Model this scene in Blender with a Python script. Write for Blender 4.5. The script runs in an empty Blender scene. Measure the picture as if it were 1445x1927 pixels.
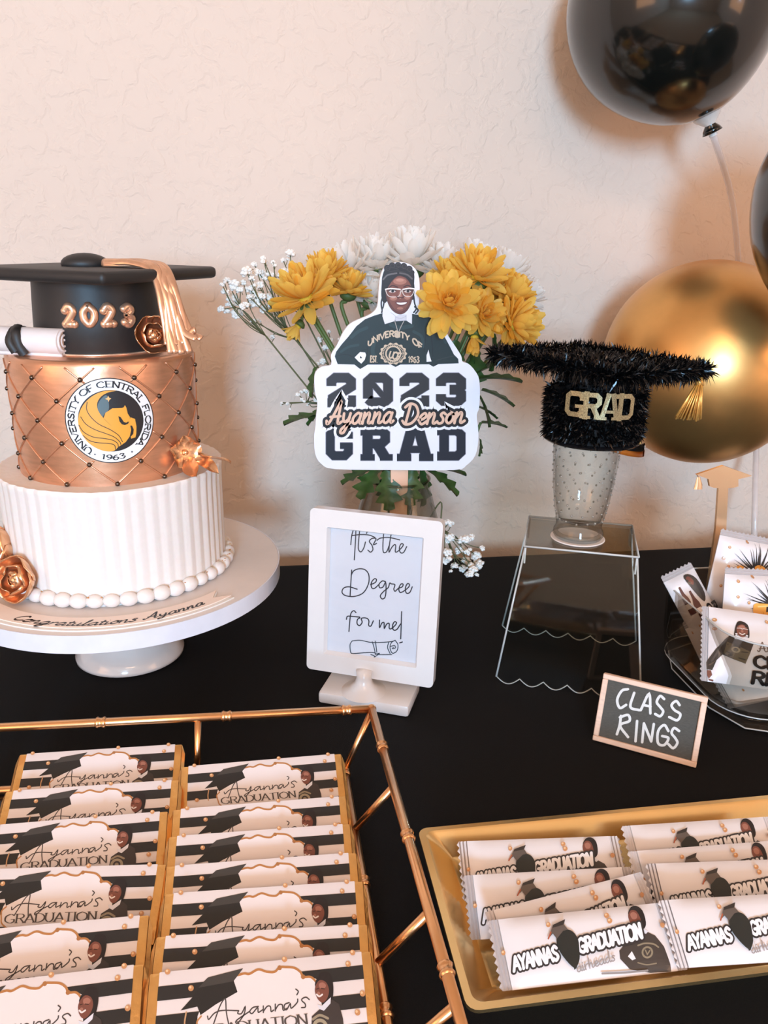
import bpy, bmesh, math, random
import numpy as np
from mathutils import Vector, Matrix
from mathutils.geometry import tessellate_polygon

random.seed(7)
SC = bpy.context.scene
COL = SC.collection
PI = math.pi
def R(a): return math.radians(a)
def S(r, g=None, b=None):
    """sRGB 0-255 -> linear rgba"""
    if g is None: r, g, b = r
    f = lambda c: (c/255/12.92) if c/255 <= .04045 else ((c/255+.055)/1.055)**2.4
    return (f(r), f(g), f(b), 1.0)

# ------------------------------------------------------------------ camera
W, H, FPX = 1445, 1927, 1500.0
CAM_H, PITCH, YAW, ROLL = .42, R(19.2), R(9.2), R(1.1)
fw = Vector((math.sin(YAW)*math.cos(PITCH), math.cos(YAW)*math.cos(PITCH), -math.sin(PITCH)))
rt0 = Vector((math.cos(YAW), -math.sin(YAW), 0)); up0 = rt0.cross(fw)
rt = rt0*math.cos(ROLL)+up0*math.sin(ROLL); up = up0*math.cos(ROLL)-rt0*math.sin(ROLL)
CAM = Vector((0, 0, CAM_H))
cd = bpy.data.cameras.new('camera'); cam = bpy.data.objects.new('camera', cd); COL.objects.link(cam)
cam.matrix_world = Matrix(((rt.x, up.x, -fw.x, 0), (rt.y, up.y, -fw.y, 0), (rt.z, up.z, -fw.z, CAM_H), (0, 0, 0, 1)))
cd.sensor_fit = 'VERTICAL'; cd.sensor_height = 24.0; cd.lens = FPX/H*24.0; cd.clip_start = .01; cd.clip_end = 50
SC.camera = cam

# ------------------------------------------------------------------ world, lights, exposure
wd = bpy.data.worlds.new('world'); SC.world = wd; wd.use_nodes = True
wd.node_tree.nodes['Background'].inputs[0].default_value = S(235, 225, 215)
wd.node_tree.nodes['Background'].inputs[1].default_value = .3
SC.view_settings.view_transform = 'Standard'; SC.view_settings.look = 'None'
SC.view_settings.exposure = 0.06; SC.view_settings.gamma = 1.0
SC.view_settings.use_curve_mapping = False
def area(name, loc, aim, sx, sy, power, col):
    l = bpy.data.lights.new(name, 'AREA'); l.shape = 'RECTANGLE'; l.size = sx; l.size_y = sy
    l.energy = power; l.color = S(*col)[:3]
    o = bpy.data.objects.new(name, l); COL.objects.link(o); o.location = loc
    o.rotation_euler = (Vector(aim)-Vector(loc)).to_track_quat('-Z', 'Y').to_euler()
    return o
area('daylight_front_window', (-.65, -4.44, .95), (-.65, 0, .95), .75, 1.1, 240, (164, 214, 255))
area('warm_fill_left_window', (-2.44, -1.3, .75), (0, -1.3, .75), 1.5, 1.2, 21, (255, 182, 116))  # tinted orange, added as warm ambient fill at the left window
area('warm_fill_right_window', (2.44, -1.5, .75), (0, -1.5, .75), 1.3, 1.2, 17, (255, 180, 112))  # same warm fill added from the right, not daylight coloured
area('ceiling_fill_light', (.1, -1.6, 1.70), (.1, -1.6, 0), .9, .9, 22, (255, 200, 150))  # unseen lamp added overhead to lift the ambient light

# ------------------------------------------------------------------ pixel -> place (the frame is taken as 1445 x 1927)
def ray(px, py): return fw + rt*((px-W/2)/FPX) - up*((py-H/2)/FPX)
def at(px, py, Y=None, Z=None):
    d = ray(px, py)
    t = (Z-CAM_H)/d.z if Z is not None else Y/d.y
    return CAM + d*t
def on_cyl(px, py, cx, cy, rad):
    d = ray(px, py); a = d.x*d.x+d.y*d.y; b = -2*(d.x*cx+d.y*cy); c = cx*cx+cy*cy-rad*rad
    t = (-b-math.sqrt(max(0, b*b-4*a*c)))/(2*a); p = CAM+d*t
    return math.atan2(p.y-cy, p.x-cx), p.z
def homography(src, dst):
    A = []
    for (x, y), (u, v) in zip(src, dst):
        A.append([x, y, 1, 0, 0, 0, -u*x, -u*y, u]); A.append([0, 0, 0, x, y, 1, -v*x, -v*y, v])
    A = np.array(A, float); h = np.append(np.linalg.solve(A[:, :8], A[:, 8]), 1)
    def f(x, y):
        w = h[6]*x+h[7]*y+1
        return ((h[0]*x+h[1]*y+h[2])/w, (h[3]*x+h[4]*y+h[5])/w)
    return f

# ------------------------------------------------------------------ materials
MATS = {}
def mat(name, col, rough=.5, metal=0.0, var=.06, vscale=60, bump=0.0, bscale=200, coat=0, sheen=0, sub=0, spec=None, aniso=None):
    if name in MATS: return MATS[name]
    m = bpy.data.materials.new(name); m.use_nodes = True; nt = m.node_tree; b = nt.nodes['Principled BSDF']
    c = S(col)
    tc = nt.nodes.new('ShaderNodeTexCoord')
    nz = nt.nodes.new('ShaderNodeTexNoise'); nz.inputs['Scale'].default_value = vscale; nz.inputs['Detail'].default_value = 3
    nt.links.new(tc.outputs['Object'], nz.inputs['Vector'])
    if aniso:
        mp = nt.nodes.new('ShaderNodeMapping'); mp.inputs['Scale'].default_value = aniso
        nt.links.new(tc.outputs['Object'], mp.inputs[0]); nt.links.new(mp.outputs[0], nz.inputs['Vector'])
    rp = nt.nodes.new('ShaderNodeValToRGB')
    rp.color_ramp.elements[0].position = .3; rp.color_ramp.elements[1].position = .7
    rp.color_ramp.elements[0].color = [max(0, x*(1-var)) for x in c[:3]]+[1]
    rp.color_ramp.elements[1].color = [min(1, x*(1+var)) for x in c[:3]]+[1]
    nt.links.new(nz.outputs['Fac'], rp.inputs[0]); nt.links.new(rp.outputs[0], b.inputs['Base Color'])
    b.inputs['Roughness'].default_value = rough; b.inputs['Metallic'].default_value = metal
    if coat: b.inputs['Coat Weight'].default_value = coat; b.inputs['Coat Roughness'].default_value = .08
    if sheen: b.inputs['Sheen Weight'].default_value = sheen
    if sub: b.inputs['Subsurface Weight'].default_value = sub; b.inputs['Subsurface Scale'].default_value = .004
    if spec is not None: b.inputs['Specular IOR Level'].default_value = spec
    if bump:
        n2 = nt.nodes.new('ShaderNodeTexNoise'); n2.inputs['Scale'].default_value = bscale; n2.inputs['Detail'].default_value = 4
        bp = nt.nodes.new('ShaderNodeBump'); bp.inputs['Strength'].default_value = bump; bp.inputs['Distance'].default_value = .002
        nt.links.new(tc.outputs['Object'], n2.inputs['Vector']); nt.links.new(n2.outputs['Fac'], bp.inputs['Height'])
        nt.links.new(bp.outputs[0], b.inputs['Normal'])
    MATS[name] = m; return m
def petal_mat(name, col, var=.08, glow=.35):
    """thin petal that lets light through"""
    m = mat(name, col, .5, 0, var, 120); nt = m.node_tree; b = nt.nodes['Principled BSDF']
    out = [n for n in nt.nodes if n.type == 'OUTPUT_MATERIAL'][0]
    src = b.inputs['Base Color'].links[0].from_socket
    t = nt.nodes.new('ShaderNodeBsdfTranslucent'); mx = nt.nodes.new('ShaderNodeMixShader'); mx.inputs[0].default_value = glow
    nt.links.new(src, t.inputs[0]); nt.links.new(b.outputs[0], mx.inputs[1]); nt.links.new(t.outputs[0], mx.inputs[2]); nt.links.new(mx.outputs[0], out.inputs[0])
    return m
def print_mat(name, rough=.4, metal=0.0, coat=0.0):
    if name in MATS: return MATS[name]
    m = bpy.data.materials.new(name); m.use_nodes = True; nt = m.node_tree; b = nt.nodes['Principled BSDF']
    a = nt.nodes.new('ShaderNodeAttribute'); a.attribute_name = 'Col'
    nt.links.new(a.outputs['Color'], b.inputs['Base Color'])
    b.inputs['Roughness'].default_value = rough; b.inputs['Metallic'].default_value = metal
    if coat: b.inputs['Coat Weight'].default_value = coat; b.inputs['Coat Roughness'].default_value = .1
    MATS[name] = m; return m
def clear_mat(name, tint, refl=1.0, rough=.03, edge=.25):
    """thin clear sheet: sees through, with mirror gloss growing to grazing angles"""
    if name in MATS: return MATS[name]
    m = bpy.data.materials.new(name); m.use_nodes = True; nt = m.node_tree
    for n in list(nt.nodes):
        if n.type != 'OUTPUT_MATERIAL': nt.nodes.remove(n)
    out = [n for n in nt.nodes if n.type == 'OUTPUT_MATERIAL'][0]
    tr = nt.nodes.new('ShaderNodeBsdfTransparent'); gl = nt.nodes.new('ShaderNodeBsdfGlossy'); mx = nt.nodes.new('ShaderNodeMixShader')
    l2 = nt.nodes.new('ShaderNodeLayerWeight'); l2.inputs['Blend'].default_value = .5
    pw = nt.nodes.new('ShaderNodeMath'); pw.operation = 'POWER'; pw.inputs[1].default_value = 4.5
    fr = nt.nodes.new('ShaderNodeMath'); fr.operation = 'MULTIPLY_ADD'; fr.inputs[1].default_value = .9; fr.inputs[2].default_value = .045
    nt.links.new(l2.outputs['Facing'], pw.inputs[0]); nt.links.new(pw.outputs[0], fr.inputs[0])
    lw = nt.nodes.new('ShaderNodeLayerWeight'); lw.inputs['Blend'].default_value = .35
    cm = nt.nodes.new('ShaderNodeMix'); cm.data_type = 'RGBA'
    cm.inputs[6].default_value = S(tint); t2 = [x*(1-edge) for x in S(tint)[:3]]+[1]; cm.inputs[7].default_value = t2
    nt.links.new(lw.outputs['Facing'], cm.inputs[0]); nt.links.new(cm.outputs[2], tr.inputs['Color'])
    mt = nt.nodes.new('ShaderNodeMath'); mt.operation = 'MULTIPLY'; mt.inputs[1].default_value = refl; mt.use_clamp = True
    nt.links.new(fr.outputs[0], mt.inputs[0]); nt.links.new(mt.outputs[0], mx.inputs[0])
    gl.inputs['Roughness'].default_value = rough
    nt.links.new(tr.outputs[0], mx.inputs[1]); nt.links.new(gl.outputs[0], mx.inputs[2]); nt.links.new(mx.outputs[0], out.inputs[0])
    MATS[name] = m; return m

# ------------------------------------------------------------------ objects
def thing(name, label, cat, loc=(0, 0, 0), rot=(0, 0, 0), group=None):
    o = bpy.data.objects.new(name, None); COL.objects.link(o); o.empty_display_size = .02
    o.location = loc; o.rotation_euler = rot
    o['label'] = label; o['category'] = cat
    if group: o['group'] = group
    return o
def tag(o, label, cat, group=None, kind=None):
    o['label'] = label; o['category'] = cat
    if group: o['group'] = group
    if kind: o['kind'] = kind
    return o
def link(name, me, m, parent=None, loc=None, rot=None, scale=None):
    o = bpy.data.objects.new(name, me); COL.objects.link(o)
    if m is not None:
        if len(me.materials) == 0: me.materials.append(m)
        elif me.materials[0] is not m: o.material_slots[0].link = 'OBJECT'; o.material_slots[0].material = m
    if parent is not None: o.parent = parent
    if loc is not None: o.location = loc
    if rot is not None: o.rotation_euler = rot
    if scale is not None: o.scale = scale if hasattr(scale, '__len__') else (scale,)*3
    return o
def mesh(name, v, f, smooth=True):
    me = bpy.data.meshes.new(name); me.from_pydata([tuple(p) for p in v], [], [tuple(q) for q in f]); me.update()
    me.polygons.foreach_set('use_smooth', [smooth]*len(me.polygons)); return me
def from_bm(name, bm, smooth=True, angle=None):
    me = bpy.data.meshes.new(name); bm.normal_update(); bm.to_mesh(me); bm.free()
    me.polygons.foreach_set('use_smooth', [smooth]*len(me.polygons))
    if angle: me.set_sharp_from_angle(angle=R(angle))
    return me
def copy_tree(o, parent=None):
    c = o.copy(); COL.objects.link(c)
    if parent is not None: c.parent = parent
    for ch in list(o.children): copy_tree(ch, c)
    return c
class MB:
    """collects vertices and faces of one mesh"""
    def __init__(s): s.v = []; s.f = []
    def add(s, v, f):
        o = len(s.v); s.v += [tuple(p) for p in v]; s.f += [tuple(i+o for i in q) for q in f]; return s
    def tube(s, pts, rad, n=8, caps=True, flat=None):
        pts = [Vector(p) for p in pts]; k = len(pts)
        rad = [rad]*k if not hasattr(rad, '__len__') else rad
        t0 = (pts[1]-pts[0]).normalized(); ref = Vector((0, 0, 1)) if abs(t0.z) < .9 else Vector((1, 0, 0))
        if flat is not None: ref = Vector(flat[0])
        V = []; F = []
        for i, p in enumerate(pts):
            t = (pts[min(i+1, k-1)]-pts[max(i-1, 0)]).normalized()
            a = t.cross(ref)
            if a.length < 1e-5: a = t.cross(Vector((.3, .8, .5)))
            a.normalize(); b = a.cross(t).normalized()
            if flat is None: ref = b
            fb = 1 if flat is None else flat[1]
            for j in range(n):
                q = 2*PI*j/n; V.append(p+a*math.cos(q)*rad[i]+b*math.sin(q)*rad[i]*fb)
        for i in range(k-1):
            for j in range(n):
                F.append((i*n+j, i*n+(j+1) % n, (i+1)*n+(j+1) % n, (i+1)*n+j))
        if caps: F.append(tuple(range(n))[::-1]); F.append(tuple((k-1)*n+j for j in range(n)))
        return s.add(V, F)
    def lathe(s, prof, n=48, rmod=None, cx=0, cy=0, a0=0, a1=2*PI):
        full = abs(a1-a0-2*PI) < 1e-6; cols = n if full else n+1
        V = []; F = []
        for (r, z) in prof:
            for j in range(cols):
                a = a0+(a1-a0)*j/n; rr = r if rmod is None else rmod(r, z, a)
                V.append((cx+rr*math.cos(a), cy+rr*math.sin(a), z))
        for i in range(len(prof)-1):
            for j in range(n):
                j2 = (j+1) % cols
                F.append((i*cols+j, i*cols+j2, (i+1)*cols+j2, (i+1)*cols+j))
        return s.add(V, F)
    def box(s, x0, x1, y0, y1, z0, z1):
        return s.add([(x0, y0, z0), (x1, y0, z0), (x1, y1, z0), (x0, y1, z0), (x0, y0, z1), (x1, y0, z1), (x1, y1, z1), (x0, y1, z1)],
                     [(0, 3, 2, 1), (4, 5, 6, 7), (0, 1, 5, 4), (1, 2, 6, 5), (2, 3, 7, 6), (3, 0, 4, 7)])
    def ball(s, c, r, nu=10, nv=6, sc=(1, 1, 1)):
        V = [(c[0], c[1], c[2]+r*sc[2])]; F = []
        for i in range(1, nv):
            for j in range(nu):
                a = PI*i/nv; b = 2*PI*j/nu
                V.append((c[0]+r*sc[0]*math.sin(a)*math.cos(b), c[1]+r*sc[1]*math.sin(a)*math.sin(b), c[2]+r*sc[2]*math.cos(a)))
        V.append((c[0], c[1], c[2]-r*sc[2])); L = len(V)-1
        for j in range(nu): F.append((0, 1+j, 1+(j+1) % nu)); F.append((L, L-nu+(j+1) % nu, L-nu+j))
        for i in range(nv-2):
            for j in range(nu): F.append((1+i*nu+j, 1+(i+1)*nu+j, 1+(i+1)*nu+(j+1) % nu, 1+i*nu+(j+1) % nu))
        return s.add(V, F)
    def me(s, name, smooth=True, angle=None):
        m = mesh(name, s.v, s.f, smooth)
        if angle: m.set_sharp_from_angle(angle=R(angle))
        return m
def bevel_box(name, x0, x1, y0, y1, z0, z1, bw=.002, seg=2):
    bm = bmesh.new(); b = MB().box(x0, x1, y0, y1, z0, z1)
    vs = [bm.verts.new(p) for p in b.v]
    for f in b.f: bm.faces.new([vs[i] for i in f])
    bmesh.ops.bevel(bm, geom=bm.edges[:], offset=bw, segments=seg, affect='EDGES', profile=.5)
    return from_bm(name, bm, True, 40)
def prism(name, outline, holes=(), t0=0.0, t1=.003, axis='y', bev=0, M=None):
    """closed plate from a 2-D outline (x, z) standing in XZ with depth along Y, or (x, y) with depth along Z"""
    loops = [list(outline)]+[list(h) for h in holes]
    flat = [Vector((p[0], p[1], 0)) for l in loops for p in l]
    tris = tessellate_polygon([[Vector((p[0], p[1], 0)) for p in l] for l in loops])
    n = len(flat)
    P = (lambda x, y, t: (x, t, y)) if axis == 'y' else (lambda x, y, t: (x, y, t))
    V = [P(p.x, p.y, t0) for p in flat]+[P(p.x, p.y, t1) for p in flat]; F = []
    for a, b, c in tris: F.append((a, b, c)); F.append((a+n, c+n, b+n))
    o = 0
    for l in loops:
        k = len(l)
        for i in range(k): F.append((o+i, o+(i+1) % k, o+(i+1) % k+n, o+i+n))
        o += k
    bm = bmesh.new(); vs = [bm.verts.new(p) for p in V]
    for f in F:
        try: bm.faces.new([vs[i] for i in f])
        except ValueError: pass
    bmesh.ops.recalc_face_normals(bm, faces=bm.faces[:])
    return from_bm(name, bm, True, 35)
def cr(pts, n=6, closed=False):
    """Catmull-Rom through points of any dimension"""
    P = [np.array(p, float) for p in pts]; k = len(P)
    if k < 3 and not closed: return [tuple(p) for p in P]
    out = []
    for i in range(k if closed else k-1):
        p1, p2 = P[i], P[(i+1) % k]
        p0 = P[i-1] if (i > 0 or closed) else 2*p1-p2
        p3 = P[(i+2) % k] if (i+2 < k or closed) else 2*p2-p1
        for j in range(n):
            t = j/n
            out.append(tuple(.5*((2*p1)+(p2-p0)*t+(2*p0-5*p1+4*p2-p3)*t*t+(3*p1-p0-3*p2+p3)*t**3)))
    if not closed: out.append(tuple(P[-1]))
    return out
# ------------------------------------------------------------------ flat printing: coloured shapes laid out in 2-D
class Art:
    def __init__(s, warp=None): s.V = []; s.F = []; s.C = []; s.lay = 0; s.k = 1; s.step = 1; s.warp = warp or (lambda x, y: (x, y))
    def up(s): s.lay += 1; return s
    def _put(s, pts, faces, col):
        o = len(s.V); c = S(col)
        s.k += s.step
        for p in pts: q = s.warp(p[0], p[1]); s.V.append((q[0], q[1], s.k))
        for f in faces: s.F.append([i+o for i in f]); s.C.append(c)
    def poly(s, pts, col, smooth=0, holes=()):
        if smooth: pts = cr(pts, smooth, True)
        loops = [list(pts)]+[list(h) for h in holes]
        flat = [p for l in loops for p in l]
        tr = tessellate_polygon([[Vector((p[0], p[1], 0)) for p in l] for l in loops])
        s._put(flat, tr, col); return s
    def disc(s, c, r, col, n=24, ry=None):
        ry = r if ry is None else ry
        s._put([(c[0]+r*math.cos(2*PI*i/n), c[1]+ry*math.sin(2*PI*i/n)) for i in range(n)], [list(range(n))], col); return s
    def ring(s, c, r0, r1, col, n=48):
        p = [(c[0]+r*math.cos(2*PI*i/n), c[1]+r*math.sin(2*PI*i/n)) for r in (r0, r1) for i in range(n)]
        s._put(p, [(i, (i+1) % n, n+(i+1) % n, n+i) for i in range(n)], col); return s
    def rib(s, pts, w, col, smooth=4, closed=False, cap=True, nib=None):
        """stroke of width w; nib = (angle, thinness) writes it with a broad pen"""
        P = cr(pts, smooth, closed) if (smooth and len(pts) > 2) else [tuple(p) for p in pts]
        Q = [P[0]]
        for p in P[1:]:
            if math.hypot(p[0]-Q[-1][0], p[1]-Q[-1][1]) > 1e-9: Q.append(p)
        if closed and len(Q) > 1 and math.hypot(Q[0][0]-Q[-1][0], Q[0][1]-Q[-1][1]) < 1e-9: Q.pop()
        P = Q; k = len(P)
        if k < 2: s.disc(P[0], w/2, col, 10); return s
        L = []; Rr = []
        def nrm(a, b):
            dx, dy = b[0]-a[0], b[1]-a[1]; l = math.hypot(dx, dy) or 1
            return (-dy/l, dx/l)
        for i in range(k):
            if closed: n1 = nrm(P[i-1], P[i]); n2 = nrm(P[i], P[(i+1) % k])
            else:
                n1 = nrm(P[max(i-1, 0)], P[max(i, 1)]); n2 = nrm(P[min(i, k-2)], P[min(i+1, k-1)])
            mx, my = n1[0]+n2[0], n1[1]+n2[1]; l = math.hypot(mx, my)
            if l < .2: mx, my, l = n1[0], n1[1], 1
            mx, my = mx/l, my/l; c = max(.5, mx*n1[0]+my*n1[1])
            hw = w/2
            if nib:
                ang = math.atan2(-mx, my)-nib[0]
                hw *= nib[1]+(1-nib[1])*abs(math.sin(ang))
            else: hw /= c
            L.append((P[i][0]+mx*hw, P[i][1]+my*hw)); Rr.append((P[i][0]-mx*hw, P[i][1]-my*hw))
        m = k if closed else k-1
        s._put(L+Rr, [(i, (i+1) % k, k+(i+1) % k, k+i) for i in range(m)], col)
        if cap and not closed and not nib:
            s.disc(P[0], w/2, col, 10); s.disc(P[-1], w/2, col, 10)
        return s
    def build(s, name, m, parent=None, f=None, cuts=(), lift=3e-6):
        bm = bmesh.new(); cl = bm.loops.layers.float_color.new('Col')
        vs = [bm.verts.new((x, y, l*lift)) for x, y, l in s.V]
        for q, c in zip(s.F, s.C):
            if len(set(q)) < 3: continue
            try: fc = bm.faces.new([vs[i] for i in q])
            except ValueError: continue
            for lp in fc.loops: lp[cl] = c
        for (co, no) in cuts:
            bmesh.ops.bisect_plane(bm, geom=bm.verts[:]+bm.edges[:]+bm.faces[:], plane_co=co, plane_no=no, dist=1e-7)
        if f is not None:
            for v in bm.verts: v.co = f(*v.co)
        me = from_bm(name, bm, False)
        return link(name, me, m, parent)

# script hand: baseline 0, x-height 1 (y up)
SCR = {
 'a': (1.02, [[(.75,.85),(.45,1),(.1,.6),(.12,.15),(.38,.02),(.66,.35),(.78,.95)], [(.78,.95),(.73,.3),(.85,.03),(1.05,.2)]]),
 'c': (.85, [[(.72,.8),(.5,1),(.15,.65),(.15,.2),(.42,0),(.85,.25)]]),
 'd': (1.0, [[(.75,.85),(.45,1),(.1,.6),(.12,.15),(.38,.02),(.66,.35)], [(.9,2.0),(.76,.8),(.74,.2),(.86,.03),(1.05,.2)]]),
 'e': (.84, [[(.02,.36),(.4,.46),(.68,.72),(.5,1),(.16,.72),(.12,.28),(.4,-.02),(.84,.26)]]),
 'f': (.7, [[(.75,1.7),(.5,1.9),(.3,1.4),(.28,0),(.24,-.7)], [(0,.95),(.65,1.0)]]),
 'g': (1.0, [[(.75,.85),(.45,1),(.1,.6),(.12,.15),(.38,.02),(.66,.35),(.78,.95)], [(.78,.95),(.72,0),(.55,-.8),(.22,-.85),(.2,-.5),(.7,-.05),(1.0,.2)]]),
 'h': (.95, [[(.2,2.0),(.08,0)], [(.1,.45),(.4,.98),(.58,.8),(.56,.15),(.7,.02),(.95,.2)]]),
 'i': (.45, [[(.1,1),(.08,.15),(.2,.02),(.45,.2)], [(.14,1.42),(.17,1.5)]]),
 'l': (.5, [[(0,.25),(.3,1.4),(.3,1.95),(.14,1.6),(.12,.15),(.25,.02),(.5,.2)]]),
 'm': (1.35, [[(.08,1),(.06,0)], [(.08,.45),(.33,.98),(.5,.8),(.48,0)], [(.5,.45),(.78,.98),(.94,.8),(.92,.15),(1.05,.02),(1.3,.2)]]),
 'n': (.98, [[(.08,1),(.06,0)], [(.08,.45),(.42,.98),(.6,.8),(.58,.15),(.72,.02),(.98,.2)]]),
 'o': (.88, [[(.48,1),(.15,.7),(.12,.25),(.4,0),(.7,.3),(.68,.8),(.48,1),(.62,.86),(.9,.88)]]),
 'r': (.66, [[(.05,1),(.08,0)], [(.08,.5),(.3,.92),(.6,.98)]]),
 's': (.72, [[(.66,.85),(.42,1),(.22,.8),(.5,.45),(.5,.12),(.22,0),(.0,.15)]]),
 't': (.58, [[(.25,1.6),(.18,.25),(.33,.02),(.58,.2)], [(-.05,1.05),(.5,1.1)]]),
 'u': (.98, [[(.05,1),(.08,.25),(.28,.02),(.52,.35),(.62,1)], [(.62,1),(.6,.15),(.74,.02),(.98,.2)]]),
 'y': (.95, [[(.05,1),(.1,.45),(.3,.2),(.6,.5),(.68,1)], [(.68,1),(.6,0),(.4,-.75),(.1,-.8),(.15,-.4),(.95,.2)]]),
 "'": (.3, [[(.15,1.95),(.08,1.6)]]), ' ': (.6, []),
 'A': (1.5, [[(0,.35),(.12,.05),(.4,.4),(.95,1.95),(1.05,1.9),(1.08,.4),(1.2,.05),(1.5,.25)], [(.3,.7),(1.25,.75)]]),
 'C': (1.25, [[(1.15,1.5),(.85,1.92),(.35,1.4),(.22,.5),(.6,.02),(1.2,.4)]]),
 'D': (1.5, [[(.45,1.75),(.35,.05)], [(0,.35),(.35,.02),(.95,.15),(1.35,.9),(1.0,1.7),(.4,1.92),(0,1.6)]]),
}
# capitals and numerals: height 1, L = straight runs, C = curve (y up)
CAP = {
 'A': (.74, [('L', [(0,0),(.35,1),(.7,0)]), ('L', [(.13,.34),(.57,.34)])]),
 'C': (.76, [('C', [(.66,.82),(.4,1),(.06,.75),(.06,.25),(.4,0),(.68,.18)])]),
 'D': (.74, [('L', [(.08,0),(.08,1)]), ('C', [(.08,1),(.4,.97),(.68,.7),(.68,.3),(.4,.03),(.08,0)])]),
 'E': (.62, [('L', [(.55,1),(.08,1),(.08,0),(.57,0)]), ('L', [(.08,.52),(.46,.52)])]),
 'F': (.58, [('L', [(.54,1),(.08,1),(.08,0)]), ('L', [(.08,.5),(.45,.5)])]),
 'G': (.8, [('C', [(.68,.82),(.42,1),(.06,.75),(.06,.25),(.42,0),(.7,.14)]), ('L', [(.7,.08),(.7,.42),(.44,.42)])]),
 'I': (.26, [('L', [(.12,0),(.12,1)])]),
 'L': (.58, [('L', [(.08,1),(.08,0),(.54,0)])]),
 'N': (.74, [('L', [(.08,0),(.08,1),(.62,0),(.62,1)])]),
 'O': (.82, [('C', [(.4,1),(.06,.75),(.06,.25),(.4,0),(.74,.25),(.74,.75),(.4,1)])]),
 'R': (.7, [('L', [(.08,0),(.08,1)]), ('C', [(.08,1),(.45,.98),(.6,.76),(.45,.53),(.08,.5)]), ('L', [(.34,.5),(.64,0)])]),
 'S': (.64, [('C', [(.54,.84),(.32,1),(.08,.8),(.2,.57),(.45,.42),(.54,.2),(.3,0),(.05,.16)])]),
 'T': (.66, [('L', [(0,1),(.62,1)]), ('L', [(.31,1),(.31,0)])]),
 'U': (.74, [('C', [(.08,1),(.08,.3),(.35,0),(.62,.3),(.62,1)])]),
 'V': (.72, [('L', [(0,1),(.34,0),(.68,1)])]),
 'Y': (.68, [('L', [(0,1),(.32,.5),(.64,1)]), ('L', [(.32,.5),(.32,0)])]),
 '0': (.66, [('C', [(.32,1),(.06,.7),(.06,.3),(.32,0),(.58,.3),(.58,.7),(.32,1)])]),
 '1': (.4, [('L', [(.05,.8),(.22,1),(.22,0)])]),
 '2': (.62, [('C', [(.06,.75),(.28,1),(.52,.78),(.42,.5),(.06,.04)]), ('L', [(.04,.02),(.56,.02)])]),
 '3': (.6, [('C', [(.06,.88),(.3,1),(.5,.78),(.24,.54)]), ('C', [(.24,.54),(.54,.3),(.3,0),(.04,.14)])]),
 '6': (.64, [('C', [(.5,.92),(.2,.75),(.06,.3),(.3,0),(.56,.28),(.32,.55),(.08,.35)])]),
 '9': (.64, [('C', [(.14,.08),(.44,.25),(.58,.7),(.34,1),(.08,.72),(.32,.45),(.56,.65)])]),
 '.': (.24, [('L', [(.1,0),(.1,.06)])]), ' ': (.4, []),
}
SERIF_V = {'A': [(0,0),(.7,0)], 'D': [(.08,0),(.08,1)], 'F': [(.08,0)], 'I': [(.12,0),(.12,1)], 'L': [(.08,1)], 'N': [(.08,0),(.62,1),(.08,1)],
           'R': [(.08,0),(.08,1),(.64,0)], 'T': [(.31,0)], 'U': [(.08,1),(.62,1)], 'V': [(0,1),(.68,1)], 'Y': [(0,1),(.64,1),(.32,0)], 'E': [(.08,0),(.08,1)], '1': [(.22,0)]}
# college block letters: height 1, stroke .26 with chamfered corners; extra bars carry their own width
BLK = {
 '2': (.84, [(.26,[(.13,.62),(.13,.77),(.24,.87),(.56,.87),(.67,.77),(.67,.6),(.17,.26),(.17,.1)]), (.24,[(.02,.12),(.8,.12)]), (.2,[(.7,0),(.7,.34)])]),
 '0': (.84, [(.26,[(.13,.24),(.24,.13),(.56,.13),(.67,.24),(.67,.76),(.56,.87),(.24,.87),(.13,.76),(.13,.24)]), (.15,[(.2,.76),(.6,.24)])]),
 '3': (.84, [(.26,[(.13,.62),(.13,.77),(.24,.87),(.56,.87),(.67,.77),(.67,.6),(.58,.51),(.36,.51)]), (.26,[(.36,.51),(.58,.51),(.67,.4),(.67,.24),(.56,.13),(.24,.13),(.13,.24),(.13,.38)])]),
 'G': (.84, [(.26,[(.67,.64),(.67,.77),(.56,.87),(.24,.87),(.13,.77),(.13,.24),(.24,.13),(.56,.13),(.67,.24),(.67,.5)]), (.18,[(.42,.43),(.8,.43)])]),
 'R': (.9, [(.26,[(.2,0),(.2,1)]), (.24,[(.0,.88),(.58,.88),(.69,.78),(.69,.6),(.58,.49),(.2,.49)]), (.26,[(.45,.5),(.7,.06)]), (.16,[(0,.08),(.4,.08)]), (.16,[(.54,.08),(.9,.08)])]),
 'A': (.96, [(.24,[(.18,.05),(.4,.98)]), (.24,[(.78,.05),(.56,.98)]), (.18,[(.28,.91),(.68,.91)]), (.16,[(.25,.32),(.7,.32)]), (.16,[(0,.08),(.38,.08)]), (.16,[(.58,.08),(.96,.08)])]),
 'D': (.86, [(.26,[(.2,0),(.2,1)]), (.24,[(0,.88),(.56,.88),(.68,.76),(.68,.24),(.56,.12),(0,.12)])]),
}
def lay_text(txt, font):
    """-> total advance, [(x offset, glyph key)]"""
    x = 0; out = []
    for ch in txt:
        if ch not in font: x += .4; continue
        out.append((x, ch)); x += font[ch][0]
    return x, out
def line_fn(p0, p1, adv, h, slant=0, up=(0, -1)):
    """glyph space -> drawing space along the line p0-p1 (drawing y runs down unless up says otherwise)"""
    dx, dy = (p1[0]-p0[0])/adv, (p1[1]-p0[1])/adv; l = math.hypot(dx, dy) or 1
    n = (dy/l, -dx/l)
    if n[0]*up[0]+n[1]*up[1] < 0: n = (-n[0], -n[1])
    def f(x, y):
        xx = x+slant*y
        return (p0[0]+dx*xx+n[0]*y*h, p0[1]+dy*xx+n[1]*y*h)
    return f
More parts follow.
